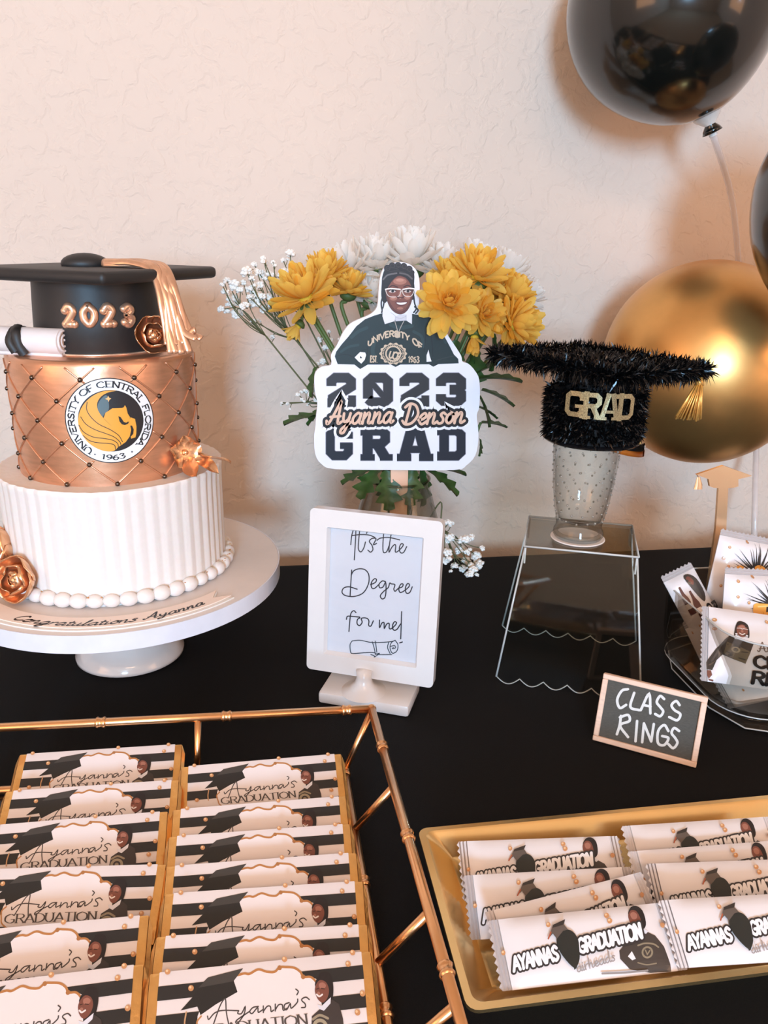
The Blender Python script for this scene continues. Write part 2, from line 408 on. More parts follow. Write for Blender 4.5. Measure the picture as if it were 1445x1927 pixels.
def arc_fn(c, r, a0, a1, adv, h, inward=False):
    """glyph space -> around a circle, drawing y up; angles run from a0 to a1"""
    def f(x, y):
        a = a0+(a1-a0)*x/adv; rr = r+y*h*(-1 if inward else 1)
        return (c[0]+rr*math.cos(a), c[1]+rr*math.sin(a))
    return f
def script(art, txt, f, w, col, adv_xy, nib=None, smooth=5):
    for x, ch in adv_xy:
        for st in SCR[ch][1]: art.rib([f(x+p[0], p[1]) for p in cr(st, smooth)], w, col, 0, nib=nib)
def caps(art, txt, f, w, col, adv_xy, nib=None, serif=0, smooth=5, sw=.5, cap=True):
    for x, ch in adv_xy:
        for k, st in CAP[ch][1]:
            P = cr(st, smooth) if k == 'C' else st
            if nib:
                if k == 'L':
                    for a, b in zip(P[:-1], P[1:]): art.rib([f(x+a[0], a[1]), f(x+b[0], b[1])], w, col, 0, nib=nib)
                else: art.rib([f(x+p[0], p[1]) for p in P], w, col, 0, nib=nib)
            elif k == 'L' and cap:
                for a, b in zip(P[:-1], P[1:]): art.rib([f(x+a[0], a[1]), f(x+b[0], b[1])], w, col, 0)
            else: art.rib([f(x+p[0], p[1]) for p in P], w, col, 0, cap=cap)
        if serif:
            for (sx, sy) in SERIF_V.get(ch, []): art.rib([f(x+sx-serif, sy), f(x+sx+serif, sy)], w*sw, col, 0, cap=False)
def block(art, txt, f, scale, col, adv_xy, grow=0):
    for x, ch in adv_xy:
        for w, st in BLK[ch][1]: art.rib([f(x+p[0], p[1]) for p in st], w*scale+grow, col, 0, cap=False)
# ------------------------------------------------------------------ setting
M_WALL = mat('wall_paint', (230, 208, 190), .75, var=.02, vscale=3, spec=.25)
def wall_texture(m):
    """knock-down plaster: flat islands and small ridges"""
    nt = m.node_tree; b = nt.nodes['Principled BSDF']; tc = [n for n in nt.nodes if n.type == 'TEX_COORD'][0]
    n1 = nt.nodes.new('ShaderNodeTexNoise'); n1.inputs['Scale'].default_value = 52; n1.inputs['Detail'].default_value = 5; n1.inputs['Distortion'].default_value = .5
    r1 = nt.nodes.new('ShaderNodeValToRGB'); r1.color_ramp.elements[0].position = .44; r1.color_ramp.elements[1].position = .56
    n2 = nt.nodes.new('ShaderNodeTexNoise'); n2.inputs['Scale'].default_value = 120; n2.inputs['Detail'].default_value = 3
    ad = nt.nodes.new('ShaderNodeMath'); ad.operation = 'MULTIPLY_ADD'; ad.inputs[1].default_value = .35
    bp = nt.nodes.new('ShaderNodeBump'); bp.inputs['Strength'].default_value = .5; bp.inputs['Distance'].default_value = .0013
    for n in (n1, n2): nt.links.new(tc.outputs['Object'], n.inputs['Vector'])
    nt.links.new(n1.outputs['Fac'], r1.inputs[0]); nt.links.new(n2.outputs['Fac'], ad.inputs[0]); nt.links.new(r1.outputs[0], ad.inputs[2])
    nt.links.new(ad.outputs[0], bp.inputs['Height']); nt.links.new(bp.outputs[0], b.inputs['Normal'])
wall_texture(M_WALL)
M_FLOOR = mat('floor_carpet', (170, 142, 114), .95, var=.15, vscale=300, bump=.4, bscale=600)
M_CEIL = mat('ceiling_paint', (236, 216, 192), .9, var=.02)
M_TRIM = mat('white_trim', (240, 238, 234), .4, var=.02)
XL, XR, YF, YB, ZF, ZC = -2.5, 2.5, -4.5, 1.07, -.75, 1.75
def struct(name, me, m):
    o = link(name, me, m); o['kind'] = 'structure'; return o
T = .1
struct('wall_back', MB().box(XL-T, XR+T, YB, YB+T, ZF, ZC).me('wall_back', False), M_WALL)
struct('wall_front', MB().box(XL-T, XR+T, YF-T, YF, ZF, ZC).me('wall_front', False), M_WALL)
struct('wall_left', MB().box(XL-T, XL, YF, YB, ZF, ZC).me('wall_left', False), M_WALL)
struct('wall_right', MB().box(XR, XR+T, YF, YB, ZF, ZC).me('wall_right', False), M_WALL)
struct('floor', MB().box(XL-T, XR+T, YF-T, YB+T, ZF-T, ZF).me('floor', False), M_FLOOR)
struct('ceiling', MB().box(XL-T, XR+T, YF-T, YB+T, ZC, ZC+T).me('ceiling', False), M_CEIL)
struct('baseboard_back', MB().box(XL, XR, YB-.014, YB, ZF, ZF+.09).me('baseboard_back', False), M_TRIM)
M_PANE = mat('window_pane', (190, 205, 215), .05, var=.02)
def window(n, c, w, h, wall):
    """frame with a cross bar round a pane, set on the inside of a wall"""
    m = MB(); p = MB(); d = .03; b = .05
    def bx(m_, a0, a1, z0, z1, t):
        if wall == 'front': m_.box(c[0]+a0, c[0]+a1, YF, YF+t, c[2]+z0, c[2]+z1)
        elif wall == 'left': m_.box(XL, XL+t, c[1]+a0, c[1]+a1, c[2]+z0, c[2]+z1)
        else: m_.box(XR-t, XR, c[1]+a0, c[1]+a1, c[2]+z0, c[2]+z1)
    bx(m, -w/2-b, -w/2, -h/2-b, h/2+b, d); bx(m, w/2, w/2+b, -h/2-b, h/2+b, d)
    bx(m, -w/2, w/2, -h/2-b, -h/2, d); bx(m, -w/2, w/2, h/2, h/2+b, d)
    bx(p, -w/2, w/2, -h/2, h/2, .008)
    o = struct('window_%d' % n, m.me('window', False), M_TRIM); link('pane', p.me('pane', False), M_PANE, o)
window(1, (-.65, YF, .95), .75, 1.1, 'front'); window(2, (XL, -1.3, .75), 1.5, 1.2, 'left'); window(3, (XR, -1.5, .75), 1.3, 1.2, 'right')
o = thing('added_ceiling_light', 'square white ceiling light fixture added unseen behind the viewer for fill', 'ceiling light', (.1, -1.6, ZC))  # fixture added to carry the overhead fill light
link('frame', MB().box(-.48, .48, -.48, .48, -.03, -.0005).me('frame', False), M_TRIM, o)

# table and cloth
TX0, TX1, TY0, TY1 = -.95, .9, .233, .994
M_CLOTH = mat('black_cloth', (11, 11, 12), .85, var=.3, vscale=900, bump=.25, bscale=1800, spec=.25)
M_WOOD = mat('table_wood', (120, 90, 62), .6, var=.2, vscale=12)
o = thing('folding_table', 'long table hidden under the black tablecloth', 'table', (0, 0, ZF))
link('table_top', MB().box(TX0+.012, TX1-.012, TY0+.012, TY1-.012, .715, .7465).me('top', False), M_WOOD, o)
for x in (TX0+.08, TX1-.08):
    for y in (TY0+.08, TY1-.08): link('leg', MB().tube([(x, y, .0006), (x, y, .7148)], .016, 10).me('leg'), mat('grey_steel', (120, 120, 122), .4, 1), o)
def cloth():
    """top sheet with a rounded edge running into a hanging skirt with soft folds"""
    bm = bmesh.new(); per = []
    def edge(t):
        w, d = TX1-TX0, TY1-TY0; L = 2*(w+d); q = (t % 1)*L
        if q < w: return (TX0+q, TY0, 0, -1)
        q -= w
        if q < d: return (TX1, TY0+q, 1, 0)
        q -= d
        if q < w: return (TX1-q, TY1, 0, 1)
        return (TX0, TY1-(q-w), -1, 0)
    n = 240; rings = [(-.012, 0.0), (-.004, -.0008), (.0, -.004), (.003, -.02), (.012, -.25), (.02, -.5), (.024, -.70)]
    V = []; F = []
    for k, (ou, z) in enumerate(rings):
        for i in range(n):
            x, y, nx, ny = edge((i+.001)/n)
            wob = .010*max(0, k-3)/3*(1+math.sin(i*.9)+.5*math.sin(i*.37+1)) if ny < 1 else .002*max(0, k-3)
            V.append((x+nx*(ou+wob), y+ny*(ou+wob), z))
    for k in range(len(rings)-1):
        for i in range(n): F.append((k*n+i, k*n+(i+1) % n, (k+1)*n+(i+1) % n, (k+1)*n+i))
    F = [f[::-1] for f in F]
    F.append(tuple(range(n)))
    return mesh('tablecloth', V, F)
me = cloth(); me.set_sharp_from_angle(angle=R(60))
tag(link('tablecloth', me, M_CLOTH), 'matte black cloth covering the table under everything', 'tablecloth')

# ------------------------------------------------------------------ cake
CX, CY = -.141, .773
M_CER = mat('white_ceramic', (236, 226, 220), .12, var=.02, coat=.6)
M_FONW = mat('white_board_foil', (228, 216, 208), .45, var=.02)
M_RIB = mat('satin_ribbon', (232, 230, 236), .3, var=.03)
M_BUT = mat('buttercream', (238, 228, 220), .55, var=.015, vscale=200, bump=.15, bscale=150, sub=.15)
M_ROSEG = mat('rose_gold_lustre', (226, 172, 138), .33, .85, var=.10, vscale=40, bump=.12, bscale=90, aniso=(1, 1, 6))
M_ROSEL = mat('gold_lustre_petals', (236, 184, 142), .24, .9, var=.08, vscale=150, bump=.1, bscale=300)
M_ROSEN = mat('rose_gold_numerals', (240, 196, 164), .28, .75, var=.05)
M_FBLK = mat('black_fondant', (38, 36, 35), .5, var=.06, vscale=80, bump=.04, bscale=300)
M_DRAG = mat('dark_silver_dragee', (104, 92, 84), .18, 1.0, var=.03)
M_FWHT = mat('white_fondant', (238, 228, 224), .5, var=.02, bump=.05)
M_PLAQ = mat('cream_plaque', (247, 224, 208), .5, var=.02)
M_PRINT = print_mat('printed_ink', .45)

st = thing('cake_stand', 'white ceramic pedestal cake stand with a round flared foot', 'cake stand', (CX, CY, 0))
link('foot', MB().lathe([(0, .001), (.050, .001), (.0545, .003), (.0545, .006), (.047, .016), (.033, .027), (.024, .038), (.022, .055), (.03, .0735), (0, .0735)], 56).me('foot'), M_CER, st)
link('plate', MB().lathe([(0, .0735), (.10, .0735), (.128, .078), (.131, .083), (.128, .0865), (.0, .0865)], 72).me('plate', True, 40), M_CER, st)

BZ = .0870; BT = .1035; BR = .157
bd = thing('cake_board', 'round white cake board with a ribbon edge under the cake', 'cake board', (CX, CY, 0))
link('disc', MB().lathe([(0, BZ), (BR-.001, BZ), (BR-.001, BT), (0, BT)], 96).me('disc', True, 40), M_FONW, bd)
link('ribbon_edge', MB().lathe([(BR-.0008, BZ), (BR+.0002, BZ), (BR+.0002, BT), (BR-.0008, BT)], 96).me('ribbon', True, 40), M_RIB, bd)
# plaque banner with forked ends, bent along the board's rim
RP = .1295
def pol(r, a): return (r*math.cos(a), r*math.sin(a))
A0, A1 = R(-138), R(-41)
for nm, r0, r1, z0, z1, m, e in (('plaque_border', RP-.0005, RP+.0205, BT, BT+.0012, M_BUT, 0.0), ('plaque', RP-.002, RP+.0165, BT, BT+.002, M_PLAQ, .01)):
    n = 40; out = [pol(r0, A0+(A1-A0)*i/n) for i in range(n+1)]
    out += [pol((r0+r1)/2, A1-R(5.5))]
    out += [pol(r1, A1-(A1-A0)*i/n) for i in range(n+1)]
    out += [pol((r0+r1)/2, A0+R(5.5))]
    link(nm, prism(nm, out, (), z0, z1, 'z'), m, bd)
art = Art(); adv, ly = lay_text('Congratulations Ayanna', SCR)
fa = arc_fn((0, 0), RP+.0128, R(-121), R(-52), adv, .0050, True)
fs = lambda x, y: fa(x+.28*y, y)
script(art, '', fs, .0021, (30, 26, 26), ly, nib=(R(40), .38))
art.build('lettering', M_PRINT, bd, lambda x, y, z: (x, y, BT+.0021+z))

ck = thing('graduation_cake', 'tiered cake with white base, quilted gold middle and black graduation cap top', 'cake', (CX, CY, BT+.0003))
Z1 = .1045                     # heights below are above the board
R1, R2 = .1022, .0815
random.seed(3)
ribs = [random.uniform(.3, 1) for _ in range(64)]; ph = [random.uniform(-.3, .3) for _ in range(64)]
def comb(r, z, a):
    if r < .06: return r
    u = (a/(2*PI)*54) % 54; k = int(u) % 64; q = u-int(u)
    d = .0004+.0016*ribs[k]*max(0, 1-abs(2*q-1+ph[k]*.5))**.8
    fade = min(1, max(0, (r-.09)/.006))
    return r+fade*(d-.001)+.0006*math.sin(a*7)
prof = [(0, 0), (R1, 0), (R1, .004), (R1, .03), (R1, .06), (R1, .09), (R1+.0004, Z1-.004), (R1+.0008, Z1-.0005), (R1-.0006, Z1+.0012), (R1-.004, Z1+.0006), (R1-.008, Z1), (.05, Z1), (0, Z1)]
link('white_tier', MB().lathe(prof, 648, comb).me('white_tier', True, 50), M_BUT, ck)
me = MB().ball((0, 0, 0), 1, 14, 9).me('piped_bead')
NB = 46
for i in range(NB):
    a = 2*PI*i/NB; s = random.uniform(.92, 1.08)
    link('piped_bead', me, M_BUT, ck, (math.cos(a)*(R1+.0035), math.sin(a)*(R1+.0035), .0064), (random.uniform(-.1, .1), 0, a), (.0062*s, .0082*s, .0064*s))
M_SPK = mat('gold_flake', (206, 142, 78), .35, .7)
fl = MB()
for i in range(46):
    a = R(random.uniform(-150, 20)); q = random.uniform(.2, .9)
    fl.ball((math.cos(a)*(R1+.0035+.0035*math.cos(q*2)), math.sin(a)*(R1+.0035+.0035*math.cos(q*2)), .0117+random.uniform(-.0012, .0002)), random.uniform(.0004, .0009), 6, 4, (1.5, 1.2, .5))
o = link('gold_flakes', fl.me('gold_flakes'), M_SPK, ck); o['kind'] = 'stuff'
# quilted tier
Z2 = Z1+.1085
def r2(z): return R2+(z-Z1)/(Z2-Z1)*.0012
link('gold_tier', MB().lathe([(0, Z1), (R2, Z1)]+[(r2(Z1+(Z2-Z1-.006)*i/6), Z1+(Z2-Z1-.006)*i/6) for i in range(1, 7)]+[(R2+.0005, Z2-.003), (R2-.0012, Z2-.0008), (R2-.004, Z2), (0, Z2)], 120).me('gold_tier', True, 50), M_ROSEG, ck)
DZ = .0183; PH = R(-78)
EA, EZ = on_cyl(208, 793, CX, CY, R2+.0006); EZ -= BT; ER = .0368
for sgn in (1, -1):
    for k in range(12):
        a0 = PH+k*PI/6; runs = [[]]
        for i in range(57):
            q = i/56*5.55; z = Z1+.0015+q*DZ; a = a0+sgn*q*PI/12
            if math.hypot(((a-EA+PI) % (2*PI)-PI)*R2, z-EZ) < ER: runs.append([]); continue
            runs[-1].append((math.cos(a)*(r2(z)+.0002), math.sin(a)*(r2(z)+.0002), z))
        for pts in runs:
            if len(pts) > 2: link('quilting_ridge', MB().tube(pts, .00085, 6).me('ridge'), M_ROSEG, ck)
me = MB().ball((0, 0, 0), .0022, 12, 8).me('dragee')
for row in range(6):
    for k in range(12):
        a = PH+(k+(.5 if row % 2 else 0))*PI/6; z = Z1+.0018+row*DZ
        da = (a-EA+PI) % (2*PI)-PI
        if math.hypot(da*R2, z-EZ) < ER+.002: continue
        link('dragee', me, M_DRAG, ck, (math.cos(a)*(r2(z)+.0008), math.sin(a)*(r2(z)+.0008), z))
# round seal printed on a thin sugar disc, bent round the tier
def on_tier(x, y, z):
    a = EA+x/R2; r = R2+.0011+z; return (r*math.cos(a), r*math.sin(a), EZ+y)
disc = Art(); n = 72
disc.poly([(ER*math.cos(2*PI*i/n), ER*math.sin(2*PI*i/n)) for i in range(n)], (30, 28, 30)); disc.up()
disc.poly([(.978*ER*math.cos(2*PI*i/n), .978*ER*math.sin(2*PI*i/n)) for i in range(n)], (245, 243, 242)); disc.up()
wp = lambda x, y: ((x-430)/312*ER, -(y-398)/296*ER)
a2 = disc; a2.warp = wp
BK = (34, 33, 36); GD = (240, 168, 62)
a2.disc((436, 398), 226, BK, 64, 214); a2.up()
a2.poly([(352,300),(352,330),(372,372),(395,345),(425,318),(430,270),(425,225),(405,222),(365,262)], (92, 112, 118), 3); a2.up()
a2.poly([(488,192),(430,188),(370,200),(310,232),(255,285),(220,350),(210,420),(228,485),(268,545),(330,590),(395,610),(440,604),(470,578),(505,558),(500,510),(440,440),(385,375),(354,318),(354,268),(385,225),(435,200)], GD, 3)
a2.poly([(385,374),(402,338),(450,310),(515,312),(528,308),(538,294),(546,312),(552,355),(566,380),(560,402),(535,418),(520,412),(500,378),(490,378),(498,412),(520,428),(545,418),(570,382),(600,396),(606,450),(600,500),(592,526),(560,532),(558,518),(578,500),(584,470),(574,440),(562,440),(566,470),(552,515),(520,552),(470,580),(500,510),(440,440)], GD, 0); a2.up()
for st_ in ([(287,262),(278,310),(300,362),(350,415),(420,455),(475,500),(498,548)], [(232,362),(262,412),(320,452),(390,482),(445,510),(478,545),(485,566)], [(214,420),(240,466),(300,502),(370,515),(430,530),(462,555),(466,578)], [(234,492),(280,530),(340,545),(400,552),(440,566),(446,600)]):
    a2.rib(st_, 5, BK)
a2.poly([(486,366),(500,374),(520,410),(540,418),(558,408),(548,424),(524,432),(504,424),(490,402)], BK); a2.poly([(562,438),(576,444),(584,470),(576,502),(560,508),(568,472)], BK)
a2.poly([(430,222),(436,236),(450,243),(436,250),(430,266),(424,250),(408,243),(424,236)], (248, 190, 120))
a2.warp = lambda x, y: (x, y); a2.step = 0
adv, ly = lay_text('UNIVERSITY OF CENTRAL FLORIDA', CAP)
caps(a2, '', arc_fn((0, 0), ER*.79, R(236), R(-49), adv, ER*.135), ER*.034, (32, 32, 36), ly, nib=(0, .35), serif=.13, sw=.5)
adv, ly = lay_text('1963', CAP)
caps(a2, '', arc_fn((0, 0), ER*.925, R(-108), R(-73), adv, ER*.125, True), ER*.034, (40, 40, 44), ly, nib=(0, .35), serif=0)
for an in (-118, -62): a2.poly([(ER*.87*math.cos(R(an))+d*ER*.032*c, ER*.87*math.sin(R(an))+d*ER*.032*s_) for c, s_, d in ((1,0,1),(.7,.7,.4),(0,1,1),(-.7,.7,.4),(-1,0,1),(-.7,-.7,.4),(0,-1,1),(.7,-.7,.4))], (40, 40, 44))
cuts = [((x*.0015, 0, 0), (1, 0, 0)) for x in range(-25, 26)]
a2.build('seal', M_PRINT, ck, on_tier, cuts, 1.2e-5)

# black cap: crown, board, button, tassel, numerals
ZK = Z2+.0615; RK = .0562
link('cap_crown', MB().lathe([(0, Z2), (RK-.002, Z2), (RK, Z2+.002), (RK-.0012, Z2+.03), (RK-.003, ZK), (0, ZK)], 80).me('cap_crown', True, 50), M_FBLK, ck)
link('silver_cord', MB().lathe([(RK-.001, Z2-.0004), (RK+.0016, Z2+.0004), (RK+.0016, Z2+.0016), (RK-.001, Z2+.0022)], 80).me('cord'), mat('pale_gold_trim', (235, 208, 186), .25, .8), ck)
HD = .109; bw = .0105
cb = bevel_box('cap_board', -HD/1.4142, HD/1.4142, -HD/1.4142, HD/1.4142, 0, bw, .0042, 3)
bo = link('cap_board', cb, M_FBLK, ck, (.001, 0, ZK), (0, 0, R(45+13)))
ZB = ZK+bw
b_ = MB().ball((0, 0, 0), 1, 22, 12).me('button')
link('button', b_, M_FBLK, ck, (-.006, -.004, ZB+.002), (0, 0, R(10)), (.0205, .016, .0092))
def on_crown(ax, az):
    a, z = ax, az; r = RK-.0012+.0006; return r, a, z
for ch, px in (('2', 129), ('0', 166), ('2', 203), ('3', 241)):
    a, z = on_cyl(px, 594+abs(px-185)*.01, CX, CY, RK); z -= BT
    sz = .0152; adv = CAP[ch][0]; m = MB()
    for k, stt in CAP[ch][1]:
        P = cr(stt, 6) if k == 'C' else [stt[0], ((stt[0][0]+stt[1][0])/2, stt[0][1]), stt[1]]
        if ch == '0': P = [(p[0]*1.06-.02, p[1]) for p in P]
        pts = []
        for p in P:
            x = (p[0]-adv/2+.03)*sz*.98; y = (p[1]-.5)*sz
            aa = a+x/RK; rr = RK-.001; pts.append((rr*math.cos(aa), rr*math.sin(aa), z+y))
        m.tube(pts, .0034, 10)
        for e in (pts[0], pts[-1]): m.ball(e, .0036, 10, 7)
    link('numeral', m.me('numeral'), M_ROSEN, ck)
# tassel: strips from the button over the board's edge down to the quilted tier
tp = [at(196, 491, Y=.752), at(225, 487, Y=.748), at(262, 493, Y=.742), at(296, 506, Y=.730), at(311, 535, Y=.722), at(321, 575, Y=.716), at(334, 625, Y=.712), at(346, 668, Y=.706)]
tp = [p-Vector((CX, CY, BT)) for p in tp]
for q in tp[:3]: q.z = ZB+.003
random.seed(5)
offs = [(i-5)/5 for i in range(11)]
for i, f in enumerate(offs):
    pts = []
    for k, p in enumerate(tp):
        sp = (.003, .006, .0065, .0062, .006, .0065, .008, .0105)[k]
        along = Vector((1, .25, 0)) if k > 3 else Vector((.25, 1, 0)).lerp(Vector((1, .25, 0)), k/4)
        j = Vector((random.uniform(-1, 1), random.uniform(-1, 1), random.uniform(0, 1.6)))*.0012
        pts.append(tuple(Vector(p)+along.normalized()*sp*f*1.15+j))
    if i % 3 == 0: pts[-1] = tuple(Vector(pts[-2]).lerp(Vector(pts[-1]), .6))
    if f > .5: pts[-1] = (pts[-1][0]+.004, pts[-1][1], pts[-1][2]+.012)
    link('tassel_strand', MB().tube(cr(pts, 6), .0030, 8, True, ((.3, -1, .4), .36)).me('strand'), mat('tassel_gold', (232, 184, 150), .3, .75, var=.12, vscale=120), ck)
# rolled diploma with a black band
d1 = at(120, 645, Z=BT+Z2+.0115)-Vector((CX, CY, BT)); dd = Vector((-.93, .36, .0)).normalized()
d1.z = Z2+.0118
dp = link('diploma_scroll', MB().tube([d1+dd*t for t in (0, .02, .05, .088)], .0112, 28).me('scroll', True, 50), M_FWHT, ck)
sp = []
for i in range(40):
    a = i/39*4.6*PI; r = .0104*(1-i/39*.86); e = Vector((dd.y, -dd.x, 0)).normalized()
    sp.append(d1-dd*.0006+e*r*math.cos(a)+Vector((0, 0, 1))*r*math.sin(a))
link('spiral_end', MB().tube(sp, .0011, 6).me('spiral'), M_FWHT, dp)
e = Vector((dd.y, -dd.x, 0)).normalized()
lip = [d1+dd*t-Vector((0, 0, .0108))-e*.004 for t in (0, .03, .06, .088)]
link('paper_edge', MB().tube(lip, .0018, 8, True, ((0, 0, 1), 1.2)).me('lip'), M_FWHT, dp)
kn = d1+dd*.042
m = MB().tube([kn-dd*.0042, kn+dd*.0042], .0120, 26)
m.tube(cr([kn+Vector((0, 0, .0115)), kn+Vector((0, -.011, .008)), kn+Vector((.002, -.0135, -.003)), kn+Vector((.006, -.014, -.0112))], 5), .0042, 8, True, ((0, -1, 0), .5))
m.tube(cr([kn+Vector((-.003, -.0105, .007)), kn+Vector((-.005, -.0135, 0)), kn+Vector((-.001, -.0145, -.0085))], 5), .0036, 8, True, ((0, -1, 0), .5))
link('black_band', m.me('band', True, 50), M_FBLK, dp)

# sugar flowers
def cup_petal(name, r0, r1, h, span, flare, wave, seed, nu=9, nv=7):
    rnd = random.Random(seed); w = [rnd.uniform(0, 6.3) for _ in range(3)]; V = []; F = []
    for j in range(nv):
        t = j/(nv-1)
        for i in range(nu):
            s = 2*i/(nu-1)-1
            wd = span*(math.sin(min(1, .25+t*.95)*PI*.62))**.7
            hh = h*t*(1-.16*s*s*t)+wave*t*t*(math.sin(3*s+w[0])+.5*math.sin(7*s+w[1]))
            r = r0+(r1-r0)*math.sin(t*PI*.62)**.8+flare*max(0, t-.6)**2*6+wave*.7*t*math.sin(5*s+w[2])
            V.append((r*math.cos(s*wd), r*math.sin(s*wd), hh))
    for j in range(nv-1):
        for i in range(nu-1): F.append((j*nu+i, j*nu+i+1, (j+1)*nu+i+1, (j+1)*nu+i))
    bm = bmesh.new(); vs = [bm.verts.new(p) for p in V]
    for f in F: bm.faces.new([vs[k] for k in f])
    bmesh.ops.recalc_face_normals(bm, faces=bm.faces[:])
    bmesh.ops.solidify(bm, geom=bm.faces[:], thickness=max(.0002, h*.035))
    return from_bm(name, bm)
def sugar_rose(pos, face, size, seed):
    pos = Vector(pos); q = Vector(face).to_track_quat('Z', 'Y').to_euler()
    fl_ = link('sugar_rose', MB().ball((0, 0, size*.42), size*.34, 12, 8, (1, 1, 1.3)).me('heart'), M_ROSEL, ck, pos, q)
    for ring, (n, r0, r1, h, span, fl2) in enumerate(((3, .1, .42, .92, 1.25, -.18), (4, .14, .66, .92, 1.0, -.06), (5, .18, .90, .86, .88, .10))):
        for k in range(n):
            me = cup_petal('petal', r0*size, r1*size, h*size, span, fl2*size, size*.06, seed*31+ring*7+k)
            link('petal', me, M_ROSEL, fl_, (0, 0, -.02*size), (0, 0, 2*PI*k/n+ring*.5))
def out_at(px, py, rad, dz=.0):
    a, z = on_cyl(px, py, CX, CY, rad); return Vector((math.cos(a)*rad, math.sin(a)*rad, z-BT+dz)), Vector((math.cos(a), math.sin(a), 0))
p, nrm_ = out_at(295, 638, .076); sugar_rose(p-nrm_*.008, nrm_+Vector((-.25, -.45, .40)), .0172, 1)
for px, py, sz, sd, rr in ((4, 1046, .026, 2, .108), (34, 1097, .022, 3, .112)):
    p, nrm_ = out_at(px, py, rr); sugar_rose(p-nrm_*.010, nrm_+Vector((.1, -.1, .35)), sz, sd)
# open blossom with leaves at the foot of the quilted tier
p, nrm_ = out_at(347, 852, R2+.004)
fb = link('sugar_blossom', MB().ball((0, 0, .003), .0028, 10, 7).me('eye'), M_ROSEL, ck, p, (nrm_+Vector((-.3, -.5, .25))).to_track_quat('Z', 'Y').to_euler())
pv = MB(); nu, nv = 7, 6; V = []; F = []
for j in range(nv):
    t = j/(nv-1)
    for i in range(nu):
        s = 2*i/(nu-1)-1; w = .0086*math.sqrt(max(.05, min(1, .25+t*1.2)-max(0, t-.55)**2*3.9))
        V.append((.001+.0145*t*(1-.12*s*s), w*s, .0015+.0035*t*t+.0022*s*s*t-.0012*(1-abs(s))*t))
for j in range(nv-1):
    for i in range(nu-1): F.append((j*nu+i, j*nu+i+1, (j+1)*nu+i+1, (j+1)*nu+i))
me = pv.add(V, F).me('petal')
for k in range(5): link('petal', me, M_ROSEL, fb, (0, 0, 0), (0, 0, 2*PI*k/5+.3))
def leaf_mesh(L, w, bend, wavy, seed, n=9, lobes=0):
    rnd = random.Random(seed); V = []; F = []; ph_ = rnd.uniform(0, 6)
    for j in range(n+1):
        t = j/n
        ww = w*math.sin(PI*min(1, t*.97+.03))**.75*(1+.35*lobes*math.sin(t*PI*7))
        z = bend*t*t+wavy*math.sin(5*t+ph_)
        for s in (-1, -.5, 0, .5, 1):
            V.append((L*t, ww*s+wavy*.5*math.sin(7*t+ph_), z+abs(s)*w*.28+wavy*.6*s*math.sin(9*t)))
    for j in range(n):
        for i in range(4): F.append((j*5+i, j*5+i+1, (j+1)*5+i+1, (j+1)*5+i))
    return mesh('leaf', V, F)
for dx, dz_, rx, yaw_, L in ((.003, -.008, .6, R(-75), .026), (.008, -.007, .3, R(-30), .027), (.012, -.002, -.2, R(5), .031)):
    link('sugar_leaf', leaf_mesh(L, .0075, -.005, .0012, int(L*1e4)), M_ROSEL, ck, p+Vector((dx, -.004, dz_+.001)), (rx, R(12), yaw_))
